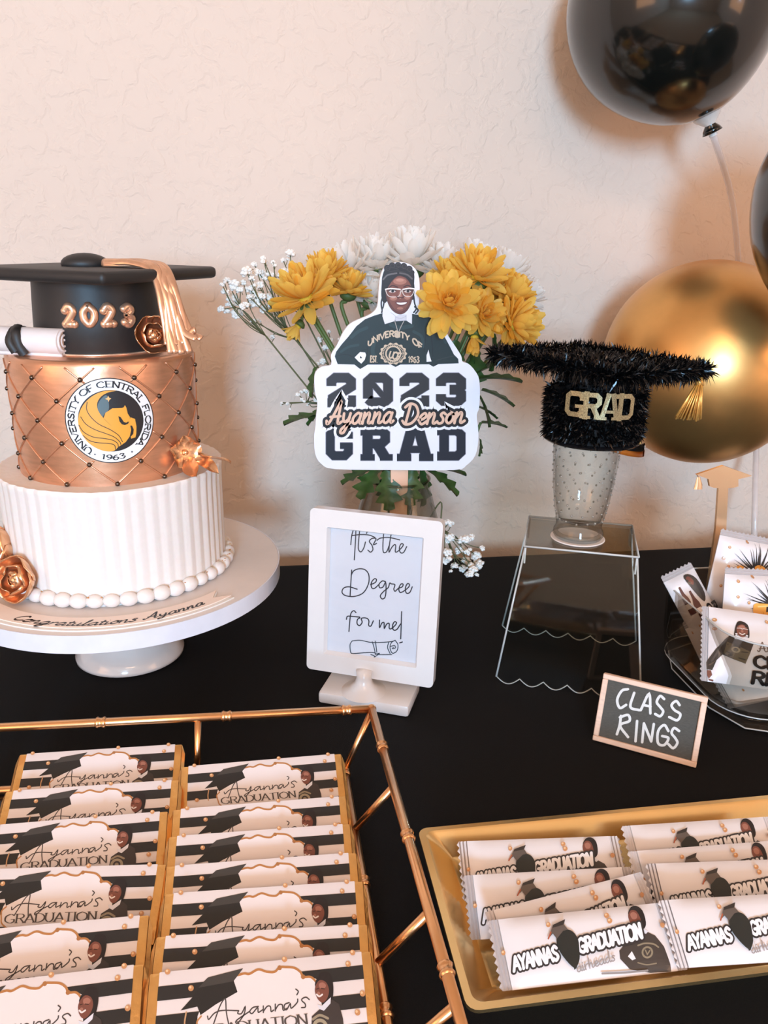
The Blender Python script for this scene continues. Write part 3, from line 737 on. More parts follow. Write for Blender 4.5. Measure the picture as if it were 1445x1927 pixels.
# ------------------------------------------------------------------ portrait print of the sign (drawn in its own sheet coordinates, y down)
SKIN, SKHI, SKLO = (126, 74, 60), (168, 112, 94), (98, 54, 46)
HAIR, SWT, SWT2, COLR, LET = (34, 28, 29), (24, 40, 41), (38, 58, 60), (228, 226, 232), (206, 184, 158)
def portrait(a):
    a.poly([(85,1140),(55,1060),(70,1010),(130,930),(200,850),(280,745),(370,672),(470,632),(560,606),(720,690),(850,612),(960,632),(1060,655),(1140,745),(1200,850),(1260,960),(1300,1040),(1345,1085),(1350,1132),(1140,1140),(1085,1168),(1040,1142),(740,1145),(690,1170),(640,1145),(400,1145),(320,1192),(260,1145)], SWT); a.up()
    for st_, w in (([(230,860),(300,800),(390,760)], 34), ([(120,1010),(200,960),(300,940)], 26), ([(640,730),(740,760),(860,740)], 40), ([(880,800),(960,850),(985,960)], 30), ([(1080,720),(1150,800),(1215,920)], 22), ([(470,900),(450,1000),(470,1080)], 40)):
        a.rib(st_, w, SWT2)
    a.up()
    for st_, w, c in (([(400,960),(395,1050),(380,1120)], 7, (14, 22, 24)), ([(1010,800),(1000,900),(990,1010)], 8, (14, 22, 24)), ([(1050,690),(1060,820),(1075,960),(1080,1060)], 9, (16, 26, 28)), ([(90,1050),(180,1040),(260,1075)], 8, (14, 24, 25)), ([(1120,1100),(1210,1075),(1300,1055)], 9, (46, 52, 52)), ([(280,1120),(330,1010),(400,980)], 6, (15, 25, 26))):
        a.rib(st_, w, c)
    a.poly([(318,1014),(372,1018),(382,1045),(368,1095),(332,1136),(300,1110),(262,1070)], (240, 238, 242)); a.poly([(1014,1048),(1034,990),(1046,1050),(1066,1112),(1014,1116)], (236, 234, 240)); a.up()
    a.poly([(322,1052),(342,1078),(316,1078)], SWT)
    a.poly([(550,230),(575,150),(605,110),(650,92),(720,95),(790,108),(850,145),(885,200),(884,300),(886,400),(880,450),(850,470),(620,480),(585,500),(556,490),(540,420),(545,300)], HAIR, 3); a.up()
    for c, r in (((604,138), 36), ((655,112), 36), ((716,106), 34), ((776,118), 36), ((832,146), 36), ((862,182), 26)): a.disc(c, r, (38, 31, 31), 18)
    a.up()
    for c, r in (((610,140), 18), ((660,112), 18), ((720,108), 17), ((780,122), 18), ((834,150), 17)): a.ring(c, r, r+6, (66, 56, 54), 16)
    a.up()
    for st_ in ([(590,150),(650,130),(720,150)], [(700,120),(770,130),(830,170)], [(620,175),(700,165),(790,180)]): a.rib(st_, 9, (54, 46, 44))
    a.up()
    a.poly([(640,275),(690,228),(740,215),(800,235),(850,295),(870,370),(862,470),(830,555),(785,605),(730,620),(670,592),(620,530),(593,440),(588,360),(608,310)], SKLO, 3); a.up()
    a.poly([(648,280),(690,236),(740,224),(795,242),(840,300),(856,370),(846,455),(812,535),(770,580),(725,590),(680,565),(640,510),(615,440),(608,360),(622,315)], SKIN, 3); a.up()
    for c, rx, ry in (((735,275), 70, 34), ((668,450), 38, 26), ((812,440), 34, 26), ((738,420), 17, 40), ((738,560), 34, 16)): a.disc(c, rx, SKHI, 28, ry)
    a.up()
    for c, rx, ry in (((735,262), 40, 16), ((664,446), 20, 12), ((815,436), 18, 12), ((738,428), 8, 20)): a.disc(c, rx, (192, 138, 118), 24, ry)
    a.poly([(690,190),(718,184),(712,215),(660,262),(622,320),(598,360),(570,420),(560,360),(556,280),(600,215)], HAIR, 3); a.poly([(718,184),(780,190),(850,225),(884,300),(886,400),(868,372),(845,300),(800,240),(735,212)], HAIR, 3); a.up()
    a.rib([(560,255),(610,208),(700,190)], 17, (104, 98, 98)); a.rib([(735,188),(810,205),(862,248)], 17, (92, 86, 86))
    for st_ in ([(556,430),(540,500),(552,580),(590,640)], [(575,470),(560,540),(545,600)], [(880,430),(888,500),(905,560),(880,600)], [(890,540),(925,575),(900,610)]): a.rib(st_, 15, HAIR)
    a.rib([(625,338),(660,318),(712,336)], 11, (58, 36, 32)); a.rib([(775,334),(815,316),(852,332)], 11, (58, 36, 32)); a.up()
    for cx in (655, 815):
        a.disc((cx, 378), 36, (206, 190, 184), 20, 15); a.up(); a.disc((cx+4, 376), 15, (30, 20, 20), 16); a.rib([(cx-42,376),(cx,358),(cx+40,374)], 9, (32, 20, 20)); a.up()
    for lens in ([(590,356),(640,350),(738,358),(742,395),(722,430),(680,438),(625,432),(598,402)], [(766,358),(830,348),(882,354),(874,398),(850,430),(810,434),(780,420),(764,392)]): a.rib(lens, 8, (214, 200, 192), 4, True)
    a.rib([(585,358),(640,350),(735,358)], 14, (236, 228, 222)); a.rib([(768,358),(830,348),(884,352)], 14, (236, 228, 222)); a.rib([(738,385),(752,378),(766,385)], 8, (206, 190, 180))
    a.rib([(702,436),(722,446),(740,441),(760,446),(780,434)], 9, (72, 36, 32))
    a.poly([(684,490),(712,484),(742,488),(780,482),(822,488),(798,518),(762,532),(728,532),(700,516)], (104, 50, 48), 3); a.up(); a.poly([(700,497),(742,498),(808,494),(784,514),(742,519),(714,512)], (240, 234, 230), 3)
    a.rib([(690,560),(735,574),(785,556)], 5, SKLO)
    a.poly([(556,560),(600,552),(640,600),(694,640),(682,690),(578,722),(552,640)], COLR); a.poly([(800,622),(848,548),(862,610),(860,722),(798,682)], COLR); a.poly([(680,642),(740,622),(800,622),(800,684),(690,692)], (208, 206, 214)); a.up()
    a.rib([(640,600),(690,642),(680,688)], 4, (170, 168, 178)); a.rib([(800,625),(800,682)], 4, (170, 168, 178)); a.rib([(690,650),(745,662),(795,640)], 4, (168, 166, 176))
    a.rib([(682,694),(702,760),(716,824)], 8, (170, 160, 152)); a.rib([(775,692),(740,760),(716,824)], 8, (170, 160, 152)); a.disc((708,836), 32, (196, 178, 160), 20); a.up()
    # lettering across the chest and the round badge
    adv, ly = lay_text('UNIVERSITY OF', CAP)
    def fx(x, y):
        t = x/adv; px = 400+570*t; base = 985-150*math.sin(PI*(t*.94+.03))**.8+40*t; return (px, base-62*y)
    caps(a, '', fx, 15, LET, ly, cap=False)
    for tx, x0, y0, x1, y1 in (('EST.', 424, 1118, 500, 1122), ('1963', 822, 1124, 938, 1124)):
        adv2, l2 = lay_text(tx, CAP); caps(a, '', line_fn((x0, y0), (x1, y1), adv2, 64), 12, LET, l2, cap=False)
    sc = [(665+(138+8*math.cos(14*t))*math.cos(t), 1030+(110+8*math.cos(14*t))*math.sin(t)) for t in [2*PI*i/84 for i in range(84)]]
    a.poly(sc, LET); a.up(); a.disc((665,1030), 118, SWT, 48, 95); a.up()
    for i in range(34):
        t = 2*PI*i/34; a.rib([(665+98*math.cos(t), 1030+79*math.sin(t)), (665+113*math.cos(t), 1030+91*math.sin(t))], 9, LET, 0, cap=False)
    a.ring((665,1030), 68, 84, LET); a.up()
    for tx, x0, x1 in (('U', 612, 660), ('C', 650, 698), ('F', 690, 735)):
        adv2, l2 = lay_text(tx, CAP); caps(a, '', line_fn((x0, 1072+(x0-612)*.25), (x1, 1082+(x0-612)*.25), adv2, 74, .12), 16, LET, l2, cap=False)

# ------------------------------------------------------------------ flat sign standing in the bouquet
SY = .80
sg0 = at(750, 885, Y=SY)
sg = thing('graduation_sign', 'white cutout sign reading 2023 and GRAD with a printed portrait, standing in the vase', 'sign', sg0)
Q3 = lambda x, y: (400+x*620/1445, 440+y*460/1072)           # the sheet the outline was measured on
def s_xy(x, y):
    p = at(*Q3(x, y), Y=SY); return (p.x-sg0.x, p.z-sg0.z)
M_FOAM = mat('white_foam_board', (236, 234, 240), .35, var=.01)
outl = [(520,574),(480,582),(452,606),(446,645),(450,700),(460,742),(454,800),(450,850),(445,890),(450,965),(478,1010),(540,1032),(800,1036),(1060,1036),(1112,1016),(1152,972),(1165,905),(1164,850),(1158,795),(1170,755),(1170,645),(1150,600),(1122,570),(1096,560),(1090,535),(1062,490),(1035,450),(1010,408),(982,372),(950,352),(915,338),(905,310),(908,250),(906,200),(896,165),(872,138),(830,124),(785,130),(752,150),(735,190),(728,250),(722,318),(692,352),(640,375),(602,395),(572,432),(545,488),(520,530)]
link('sign_board', prism('board', [s_xy(*p) for p in cr(outl, 3, True)], (), 0, .0045), M_FOAM, sg)
link('sign_stick', bevel_box('stick', -.0095, .0095, .0045, .0085, -.155, .06, .001), mat('pale_wood_stick', (232, 186, 156), .6, var=.05, vscale=40), sg, (.002, 0, 0))
front = lambda x, y, z: (x, -.0002-z, y)
pa = Art(lambda x, y: s_xy((620+x*260/1445-400)*1445/620, (480+y*220/1223-440)*1072/460))
portrait(pa); pa.build('printed_portrait', M_PRINT, sg, front)
ta = Art(s_xy)
NAVY = (30, 34, 44)
for txt, x0, x1, yb, h, c in (('2023', 500, 1117, 758, 146, (40, 38, 42)), ('GRAD', 497, 1117, 992, 146, (20, 24, 38))):
    xs = {'2023': ((500,634),(660,797),(820,955),(980,1117)), 'GRAD': ((497,620),(648,790),(808,968),(984,1117))}[txt]
    for ch, (xa, xb) in zip(txt, xs):
        wd = BLK[ch][0]; f = lambda x, y, xa=xa, xb=xb, wd=wd: (xa+(xb-xa)*x/wd, yb-h*y)
        for grow, cc in ((5, (120, 118, 128)), (0, c)):
            for w, stt in BLK[ch][1]:
                P = [f(*p) for p in stt]
                ta.rib(P, w*150*(xb-xa)/130/.86*.86+grow, cc, 0, cap=False)
            ta.up()
nm = [('Ayanna', 490, 805), ('Denson', 822, 1118)]
for w, c in ((58, (240, 238, 243)), (36, (24, 22, 24)), (11.5, (226, 186, 160))):
    for tx, xa, xb in nm:
        adv, ly = lay_text(tx, SCR); script(ta, tx, line_fn((xa+6, 836), (xb-16, 828), adv, 47, .25), w, c, ly)
    if w == 40: ta.rib([(500,838),(540,834),(600,830)], 40, c)
    ta.up()
ta.build('lettering', M_PRINT, sg, front)

# ------------------------------------------------------------------ vase and flowers
VX, VY = .150, .835
M_VASE = clear_mat('vase_glass', (244, 245, 242), .8, .02, .35)
va = thing('glass_vase', 'clear glass vase with narrow neck holding the bouquet behind the white frame', 'vase', (VX, VY, 0))
po = [(.0, .0005), (.040, .0005), (.046, .004), (.052, .03), (.054, .06), (.052, .09), (.046, .12), (.039, .145), (.0345, .160), (.0355, .166)]
pi_ = [(r-.002, z) for r, z in po[::-1] if z > .003]+[(.0, .008)]
link('body', MB().lathe(po+pi_, 56).me('body'), M_VASE, va)
link('rim', MB().lathe([(.0355+.0012*math.cos(a), .1655+.0012*math.sin(a)) for a in [2*PI*i/10 for i in range(11)]], 56).me('rim'), M_VASE, va)
M_STEM = mat('green_stem', (86, 104, 52), .5, var=.15, vscale=60)
M_LEAF = mat('green_leaf', (52, 82, 36), .45, var=.3, vscale=90)
M_YEL = petal_mat('yellow_petal', (255, 214, 104), .06, .5)
M_YEL2 = petal_mat('yellow_petal_deep', (255, 196, 78), .08, .5)
M_WHP = petal_mat('white_petal', (255, 250, 244), .02, .55)
M_CAL = mat('green_calyx', (78, 96, 44), .6, var=.25, vscale=200)
M_EYE = mat('flower_eye', (206, 168, 40), .7, var=.2, vscale=500)
def petal_me(name, wd, curl, dip):
    V = []; F = []; n = 7
    for j in range(n+1):
        t = j/n; w = wd*(.42+.58*math.sin(PI*.5*min(1, t/.62)))*math.sqrt(max(.06, 1-(max(0, t-.6)/.42)**2))
        for s in (-1, -.45, .45, 1):
            V.append((t, w*s, curl*t*t-dip*math.sin(t*PI)+abs(s)**2*w*.55))
    for j in range(n):
        for i in range(3): F.append((j*4+i, j*4+i+1, (j+1)*4+i+1, (j+1)*4+i))
    return mesh(name, V, F)
PET = [petal_me('petal', .17, .10, .05), petal_me('petal', .155, .28, .02), petal_me('petal', .18, -.1, .02)]
cal_me = MB().lathe([(0, -.32), (.12, -.34), (.30, -.22), (.38, -.05), (.30, .03), (0, .04)], 16, lambda r, z, a: r*(1+.08*math.cos(8*a))).me('calyx')
eye_me = MB().ball((0, 0, .10), .22, 12, 8, (1, 1, .6)).me('eye')
def chrysanth(px, py, Y, rad, face, white, label, seed, rings=5, group=None):
    rnd = random.Random(seed); c = at(px, py, Y=Y); d = Vector(face).normalized()
    o = thing('chrysanthemum', label, 'flower', c, (0, 0, 0), group)
    h = link('flower_head', eye_me, M_EYE if not white else mat('pale_eye', (226, 214, 150), .7, var=.1), o, (0, 0, 0), d.to_track_quat('Z', 'Y').to_euler(), rad)
    spec = [(14, 2, 1.0, 0), (14, 20, 1.0, 0), (13, 38, .95, 1), (11, 54, .86, 1), (9, 68, .74, 1), (6, 82, .58, 1)][:rings+1]
    if rings == 2: spec = [(9, 55, 1.0, 1), (7, 72, .95, 1)]
    for ri, (n, el, L, k) in enumerate(spec):
        for i in range(n):
            a = 2*PI*(i+.5*(ri % 2))/n+rnd.uniform(-.16, .16); e = R(el+rnd.uniform(-9, 9))
            kk = 2 if (ri == 0 and rnd.random() < .3) else k
            q = Matrix.Rotation(a, 3, 'Z') @ Matrix.Rotation(-e, 3, 'Y') @ Matrix.Rotation(rnd.uniform(-.35, .35), 3, 'X')
            s = L*rnd.uniform(.85, 1.08)
            link('petal', PET[kk], M_WHP if white else (M_YEL if rnd.random() < .8 else M_YEL2), h, (.10*math.cos(a)*math.cos(e), .10*math.sin(a)*math.cos(e), .02+.05*ri), q.to_euler(), (s, s*1.08, s))
    link('calyx', cal_me, M_CAL, h)
    # stem from under the head into the neck of the vase and on to its floor
    b0 = c-d*rad*.30
    ne = Vector((VX+rnd.uniform(-.020, .020), VY+rnd.uniform(-.018, .018), .17)); fl_ = Vector((VX-(ne.x-VX)*1.0, VY-(ne.y-VY), .012))
    ctrl = [b0, b0-d*rad*.6, (b0-d*rad*.6).lerp(ne, .55)+Vector((0, 0, -.004)), ne, fl_]
    link('stem', MB().tube([Vector(p)-c for p in cr([tuple(p) for p in ctrl], 6)], .0021 if rad > .02 else .0016, 7).me('stem'), M_STEM, o)
    return o, c, ne
FL = [
 (578, 566, .815, .036, (-.42, -.42, .80), 0, 'large yellow chrysanthemum facing up at the left side of the bouquet', 5),
 (615, 524, .85, .027, (-.15, -.15, 1), 0, 'yellow chrysanthemum standing just behind the large left yellow bloom', 5),
 (655, 552, .845, .024, (.2, -.1, 1), 0, 'yellow chrysanthemum seen from its side between left yellow and white blooms', 4),
 (562, 612, .825, .017, (-.35, -.1, -.45), 0, 'small yellow bloom with green calyx hanging below the large left bloom', 2),
 (843, 574, .782, .031, (-.15, -.9, .35), 0, 'yellow chrysanthemum lying over the right shoulder of the sign', 4),
 (897, 527, .83, .032, (.05, -.4, .9), 0, 'broad yellow chrysanthemum at the top of the right yellow cluster', 5),
 (848, 530, .85, .024, (-.3, -.3, .9), 0, 'yellow chrysanthemum behind the bloom that covers the sign shoulder', 5),
 (905, 594, .812, .025, (.15, -.8, .35), 0, 'yellow chrysanthemum facing forward in the middle of the right cluster', 4),
 (893, 632, .815, .020, (-.1, -.45, -.75), 0, 'drooping yellow bloom at the bottom of the right cluster', 2),
 (960, 612, .815, .031, (.55, -.6, .25), 0, 'yellow chrysanthemum turned right just above the tinsel cap', 5),
 (956, 563, .84, .029, (.45, -.3, .75), 0, 'yellow chrysanthemum on the outer right edge of the cluster', 5),
 (925, 555, .85, .022, (.2, -.4, .8), 0, 'yellow chrysanthemum tucked between two larger right blooms', 4),
 (656, 522, .885, .036, (-.4, -.15, 1), 1, 'white chrysanthemum above the left yellow blooms', 5),
 (708, 508, .895, .036, (-.05, -.2, 1), 1, 'white chrysanthemum just left of the printed head on the sign', 5),
 (694, 566, .865, .025, (.2, -.2, .7), 1, 'low white chrysanthemum beside the left shoulder of the sign', 4),
 (775, 502, .895, .040, (0, -.15, 1), 1, 'tall white chrysanthemum directly behind the printed head', 5),
 (830, 516, .89, .033, (.1, -.1, 1), 1, 'white chrysanthemum right of the printed head on the sign', 5),
 (890, 512, .9, .033, (.2, -.1, 1), 1, 'white chrysanthemum behind the broad top yellow bloom', 5),
 (945, 532, .89, .034, (.4, -.1, .9), 1, 'white chrysanthemum sloping right above the yellow cluster', 5),
 (975, 566, .885, .028, (.7, -.1, .6), 1, 'white chrysanthemum at the far right of the bouquet', 5),
 (982, 616, .885, .022, (.8, 0, .4), 1, 'lowest white chrysanthemum, half hidden behind the right yellow blooms', 4),
]
for i, (px, py, Y, rad, face, wh, lab, rg) in enumerate(FL):
    chrysanth(px, py, Y, rad, face, wh, lab, 100+i, rg, 'white chrysanthemums in the vase' if wh else 'yellow chrysanthemums in the vase')
# leafy sprigs
def lobed_leaf(L, w, seed):
    rnd = random.Random(seed); n = 14; V = []; F = []
    for j in range(n+1):
        t = j/n; ww = w*math.sin(PI*min(1, .06+t*.92))**.7*(1+.38*math.sin(t*PI*6.5+1)); z = -L*.22*t*t
        for s in (-1, -.5, 0, .5, 1): V.append((L*t+L*.12*abs(s)*ww/w, ww*s, z+abs(s)*w*.22))
    for j in range(n):
        for i in range(4): F.append((j*5+i, j*5+i+1, (j+1)*5+i+1, (j+1)*5+i))
    return mesh('leaf', V, F)
LL = [lobed_leaf(.040, .012, k) for k in range(3)]
def sprig(pts, label, leaves):
    c = at(*pts[0][:2], Y=pts[0][2]); o = thing('leafy_sprig', label, 'leaf sprig', c, group='green leaf sprigs in the vase')
    P = [at(x, y, Y=Y) for x, y, Y in pts]+[Vector((VX, VY, .165)), Vector((VX, VY, .05))]
    link('stem', MB().tube([p-c for p in [Vector(q) for q in cr([tuple(p) for p in P], 5)]], .0015, 6).me('stem'), M_STEM, o)
    for (px, py, Y, dx, dz_, dy, s, k) in leaves:
        p = at(px, py, Y=Y)-c; d = Vector((dx, dy, dz_)).normalized()
        link('leaf', LL[k], M_LEAF, o, p, d.to_track_quat('X', 'Z').to_euler(), s)
sprig([(600, 775, .83), (650, 850, .84)], 'green leaf sprig sticking out left of the sign', [(604, 782, .83, -1, .0, -.2, 1.0, 0), (598, 690, .83, -.4, -1, -.1, .8, 1), (615, 765, .83, -.8, -.5, -.2, .7, 2)])
sprig([(900, 700, .83), (880, 800, .84)], 'dark green leaf sprig fanning out right of the sign', [(900, 715, .82, 1, .15, -.1, 1.15, 0), (905, 735, .83, 1, -.25, -.1, 1.0, 1), (895, 705, .83, .8, .5, -.1, 1.0, 2), (900, 745, .83, .5, -.8, -.1, .9, 0), (895, 765, .83, .9, -.3, 0, .7, 1)])
sprig([(905, 795, .84), (880, 830, .84)], 'thin twig with narrow dark leaves poking out right of the sign', [(905, 797, .84, 1, .02, 0, .75, 2), (902, 825, .84, .2, -1, 0, .5, 1)])
sprig([(720, 880, .825), (735, 900, .84)], 'broad green leaves drooping over the left of the vase rim', [(712, 882, .815, -.6, -.5, -.6, 1.0, 0), (725, 885, .81, .1, -1, -.5, 1.05, 1), (700, 885, .82, -1, -.15, -.3, .9, 2), (735, 880, .82, -.1, -1, -.2, 1.0, 0)])
sprig([(800, 880, .825), (785, 900, .84)], 'broad green leaves drooping over the right of the vase rim', [(778, 884, .812, -.2, -1, -.5, .95, 1), (800, 884, .815, .8, -.4, -.4, 1.1, 0), (810, 882, .83, 1, 0, -.1, 1.0, 2), (790, 885, .82, .2, -1, -.2, 1.0, 0)])
sprig([(905, 640, .835), (880, 690, .84)], 'dark green leaves under the right yellow blooms', [(860, 640, .83, -.2, -1, -.2, 1.0, 0), (890, 655, .83, .1, -1, -.2, 1.1, 1), (925, 625, .83, .2, -1, 0, 1.0, 2), (905, 650, .84, -.5, -1, 0, 1.0, 1)])
# baby's breath
M_BAB = mat('white_blossom', (255, 246, 236), .6, var=.03)
M_TWIG = mat('thin_green_twig', (96, 98, 62), .6, var=.1)
pf = MB(); rnd = random.Random(1)
for k in range(11):
    a = 2*PI*k*.382; z = 1-2*(k+.5)/11*.75; r = math.sqrt(max(0, 1-z*z))
    pf.ball((r*math.cos(a)*.6, r*math.sin(a)*.6, z*.6), .48, 6, 4, (1, 1, .6))
BL_ME = pf.me('blossom')
def breath(tips, fork, label, Y, seed, base=None):
    rnd = random.Random(seed); c = at(*fork, Y=Y); o = thing('babys_breath_sprig', label, 'flower sprig', c, group="baby's breath sprigs in the vase")
    m = MB(); base = base or Vector((VX+rnd.uniform(-.02, .02), VY+rnd.uniform(-.01, .01), .168))
    m.tube(cr([(0, 0, 0), tuple((base-c)*.5+Vector((0, 0, -.004))), tuple(base-c)]+([tuple(Vector((VX, VY, .03))-c)] if base.z > .1 else []), 6), .0009, 5)
    mids = []
    for (x, y, r) in tips:
        p = at(x, y, Y=Y+rnd.uniform(-.02, .02))-c
        md = p*.55+Vector((rnd.uniform(-.005, .005), 0, -.004))
        if mids and rnd.random() < .55: md = min(mids, key=lambda q: (q-p).length)
        else: mids.append(md)
        m.tube(cr([(0, 0, 0), tuple(md), tuple(p)], 4), .00050, 4)
        s = r*.80/1500*.9
        link('blossom', BL_ME, M_BAB, o, p, (rnd.uniform(-.6, .6), rnd.uniform(-.6, .6), rnd.uniform(0, 6)), s)
        if rnd.random() < .75:
            p2 = p+Vector((rnd.uniform(-.006, .006), rnd.uniform(-.006, .006), rnd.uniform(-.006, .003)))
            m.tube([p*.9, p2], .00042, 4); link('blossom', BL_ME, M_BAB, o, p2, (rnd.uniform(-.6, .6), rnd.uniform(-.6, .6), 0), s*rnd.uniform(.5, .9))
    link('twigs', m.me('twigs'), M_TWIG, o)
breath([(427,528,9),(418,536,6),(441,535,13),(424,550,10),(437,562,14),(452,546,10),(416,582,9),(446,590,14),(438,573,9),(462,575,10),(458,532,8)], (500, 632), "baby's breath sprig at the outer left of the bouquet", .84, 1)
breath([(464,512,14),(478,498,8),(497,494,9),(484,512,10),(492,515,10),(495,486,7),(514,494,6),(508,518,12),(488,538,13),(474,525,8),(470,545,9)], (540, 620), "baby's breath sprig upper left beside the large yellow bloom", .85, 2)
breath([(480,570,16),(492,560,12),(470,560,8),(497,582,11),(505,560,10),(510,575,10),(520,590,9),(515,545,12),(485,606,9),(476,604,7),(512,635,7),(530,570,9)], (560, 640), "baby's breath sprig just left of the large yellow bloom", .855, 3)
breath([(546,478,12),(533,490,7),(548,512,13),(534,512,11),(560,508,8),(528,520,10),(541,525,9),(515,530,8)], (575, 600), "baby's breath sprig rising above the large yellow bloom", .87, 4)
breath([(600,640,8),(612,655,9),(622,640,7),(635,660,8),(608,680,9),(628,690,8),(640,640,7),(618,625,6),(600,600,7)], (640, 730), "baby's breath sprig between the left stems beside the sign", .87, 5)
breath([(560,742,6),(568,752,5),(575,736,7),(585,742,8),(592,730,7),(582,758,6),(595,752,7),(541,760,5),(530,758,4)], (615, 760), "small baby's breath sprig low at the left of the sign", .85, 6)
breath([(843,985,11),(846,1012,14),(842,1040,12),(838,1056,10),(872,1017,14),(884,1015,12),(866,1035,14),(878,1040,9),(896,1047,14),(877,1056,13),(855,1065,10),(890,1074,13),(870,1070,10),(902,1063,14),(886,1064,8),(907,1032,8),(897,1082,6),(850,985,7)], (838, 1000), "baby's breath sprig drooping beside the right edge of the white frame", .80, 7, Vector((VX+.044, VY-.01, .135)))

# ------------------------------------------------------------------ white photo frame on a T-shaped foot
M_WPL = mat('white_plastic', (226, 220, 216), .28, var=.01, coat=.3)
FW_, FH_ = .1236, .1588
yawf, leanf = -.4177, .10
fo = thing('photo_frame', 'white plastic frame on a T foot with a handwritten card', 'frame', (.0955, .655, 0), (0, 0, yawf))
link('base', bevel_box('base', -.0445, .0435, -.022, .026, .0004, .0125, .003), M_WPL, fo)
link('stem', MB().lathe([(.022, .0122), (.014, .0155), (.0085, .021), (.007, .027), (.0075, .0335), (0, .0345)], 28).me('stem'), M_WPL, fo, (-.004, -.006, 0))
TL = Matrix.Rotation(-leanf, 4, 'X'); TL.translation = (0, .0, .0248)
def onf(x, y, z):
    return TL @ Vector((x, z, y))
def plate(name, loops_outer, z0, z1, hole=None):
    me = prism(name, loops_outer, [hole] if hole else [], z0, z1); me.transform(TL); return me
def rrect(x0, x1, y0, y1, r, n=4):
    out = []
    for cx_, cy_, a in ((x1-r, y0+r, -90), (x1-r, y1-r, 0), (x0+r, y1-r, 90), (x0+r, y0+r, 180)):
        for i in range(n+1): q = R(a+90*i/n); out.append((cx_+r*math.cos(q), cy_+r*math.sin(q)))
    return out
ix0, ix1, iy0, iy1 = -FW_/2+.0165, FW_/2-.0165, .0175, FH_-.0165
fr = MB()
fo_l = rrect(-FW_/2, FW_/2, 0, FH_, .0045); fi_l = rrect(ix0, ix1, iy0, iy1, .0015)
link('frame', plate('frame', fo_l, -.005, .006, fi_l), M_WPL, fo)
inner = [(ix0, iy0), (ix1, iy0), (ix1, iy1), (ix0, iy1)]
bv = MB()
for i in range(4):
    a, b = inner[i], inner[(i+1) % 4]; s_ = .0022
    c_ = lambda p: (p[0]+(s_ if p[0] < 0 else -s_), p[1]+(s_ if p[1] < FH_/2 else -s_))
    bv.add([onf(a[0], a[1], -.0049), onf(b[0], b[1], -.0049), onf(*c_(b), .0005), onf(*c_(a), .0005)], [(0, 1, 2, 3)])
link('inner_bevel', bv.me('bevel', False), M_WPL, fo)
link('card', plate('card', inner, .0006, .0012), mat('white_card', (214, 214, 216), .5, var=.01), fo)
gl = MB(); gl.add([onf(ix0+.0021, iy0+.0021, .0002), onf(ix1-.0021, iy0+.0021, .0002), onf(ix1-.0021, iy1-.0021, .0002), onf(ix0+.0021, iy1-.0021, .0002)], [(0, 1, 2, 3)])
hf = homography([(165, 370), (1078, 475), (990, 1590), (148, 1465)], [(-FW_/2, FH_), (FW_/2, FH_), (FW_/2, 0), (-FW_/2, 0)])
ca = Art(hf); INK = (38, 36, 42)
HAND = [
 [(434,640),(440,580),(455,530),(468,526),(467,600),(458,745)], [(440,578),(500,570),(560,574),(600,590)], [(495,545),(488,620),(487,672),(505,690),(525,660),(535,622)], [(545,525),(553,538),(542,562)],
 [(612,632),(590,640),(608,600),(580,598),(562,618),(580,645),(586,675),(570,692),(552,678)], [(660,565),(655,640),(658,692),(680,690),(697,650)], [(615,610),(640,595),(700,592),(770,608)],
 [(712,570),(700,640),(697,692),(716,660),(736,640),(743,652),(740,690),(756,688),(785,660),(795,640),(780,636),(768,662),(774,695),(796,695),(818,655)],
 [(440,815),(435,900),(430,990)], [(437,850),(455,820),(495,806),(535,815),(558,850),(555,910),(520,970),(460,995),(400,990),(375,968),(386,938),(425,930),(478,946)],
 [(570,915),(602,900),(610,880),(595,876),(575,902),(577,935),(597,940),(628,912)], [(672,895),(650,890),(628,912),(633,936),(655,930),(672,900),(675,950),(668,1000),(648,1012),(636,990),(660,960),(690,935),(700,905),(712,910),(735,915),(728,945),(737,960),(757,942),(785,930),(791,912),(776,912),(762,940),(770,968),(797,958),(830,930),(833,912),(819,910),(806,940),(813,972),(836,968),(853,930)],
 [(470,1105),(455,1092),(436,1110),(428,1160),(422,1232)], [(405,1150),(412,1130),(440,1130),(495,1135)], [(497,1140),(480,1152),(478,1180),(495,1192),(512,1170),(506,1146),(522,1140),(540,1142),(553,1150),(558,1165),(556,1190),(571,1195),(588,1160)],
 [(630,1155),(630,1205),(645,1176),(660,1172),(662,1210),(678,1182),(695,1178),(695,1208),(708,1213),(735,1190),(745,1172),(731,1166),(718,1190),(723,1220),(746,1218),(772,1180)], [(780,1098),(776,1190),(772,1280)], [(765,1307),(783,1301)]]
for st_ in HAND: ca.rib(st_, 7.5, INK, 5)
for st_ in ([(445,1295),(500,1291),(580,1305),(700,1300),(735,1290)], [(445,1295),(430,1320),(434,1370),(446,1380)], [(446,1380),(580,1372),(620,1385),(712,1385)], [(735,1290),(753,1320),(746,1360),(716,1376),(700,1340),(710,1305),(735,1290)], [(703,1331),(730,1325),(736,1340),(716,1346),(722,1338)], [(580,1300),(590,1330),(600,1376)], [(600,1295),(606,1330),(611,1370)], [(570,1385),(595,1396),(580,1413)], [(600,1385),(628,1378),(580,1413)], [(690,1305),(684,1340),(700,1378)]):
    ca.rib(st_, 5.5, (46, 58, 66), 5)
ca.build('handwriting', M_PRINT, fo, lambda x, y, z: onf(x, y, .00045-z))
link('clear_cover', gl.me('cover', False), clear_mat('frame_cover', (250, 250, 252), .6, .04, .02), fo)

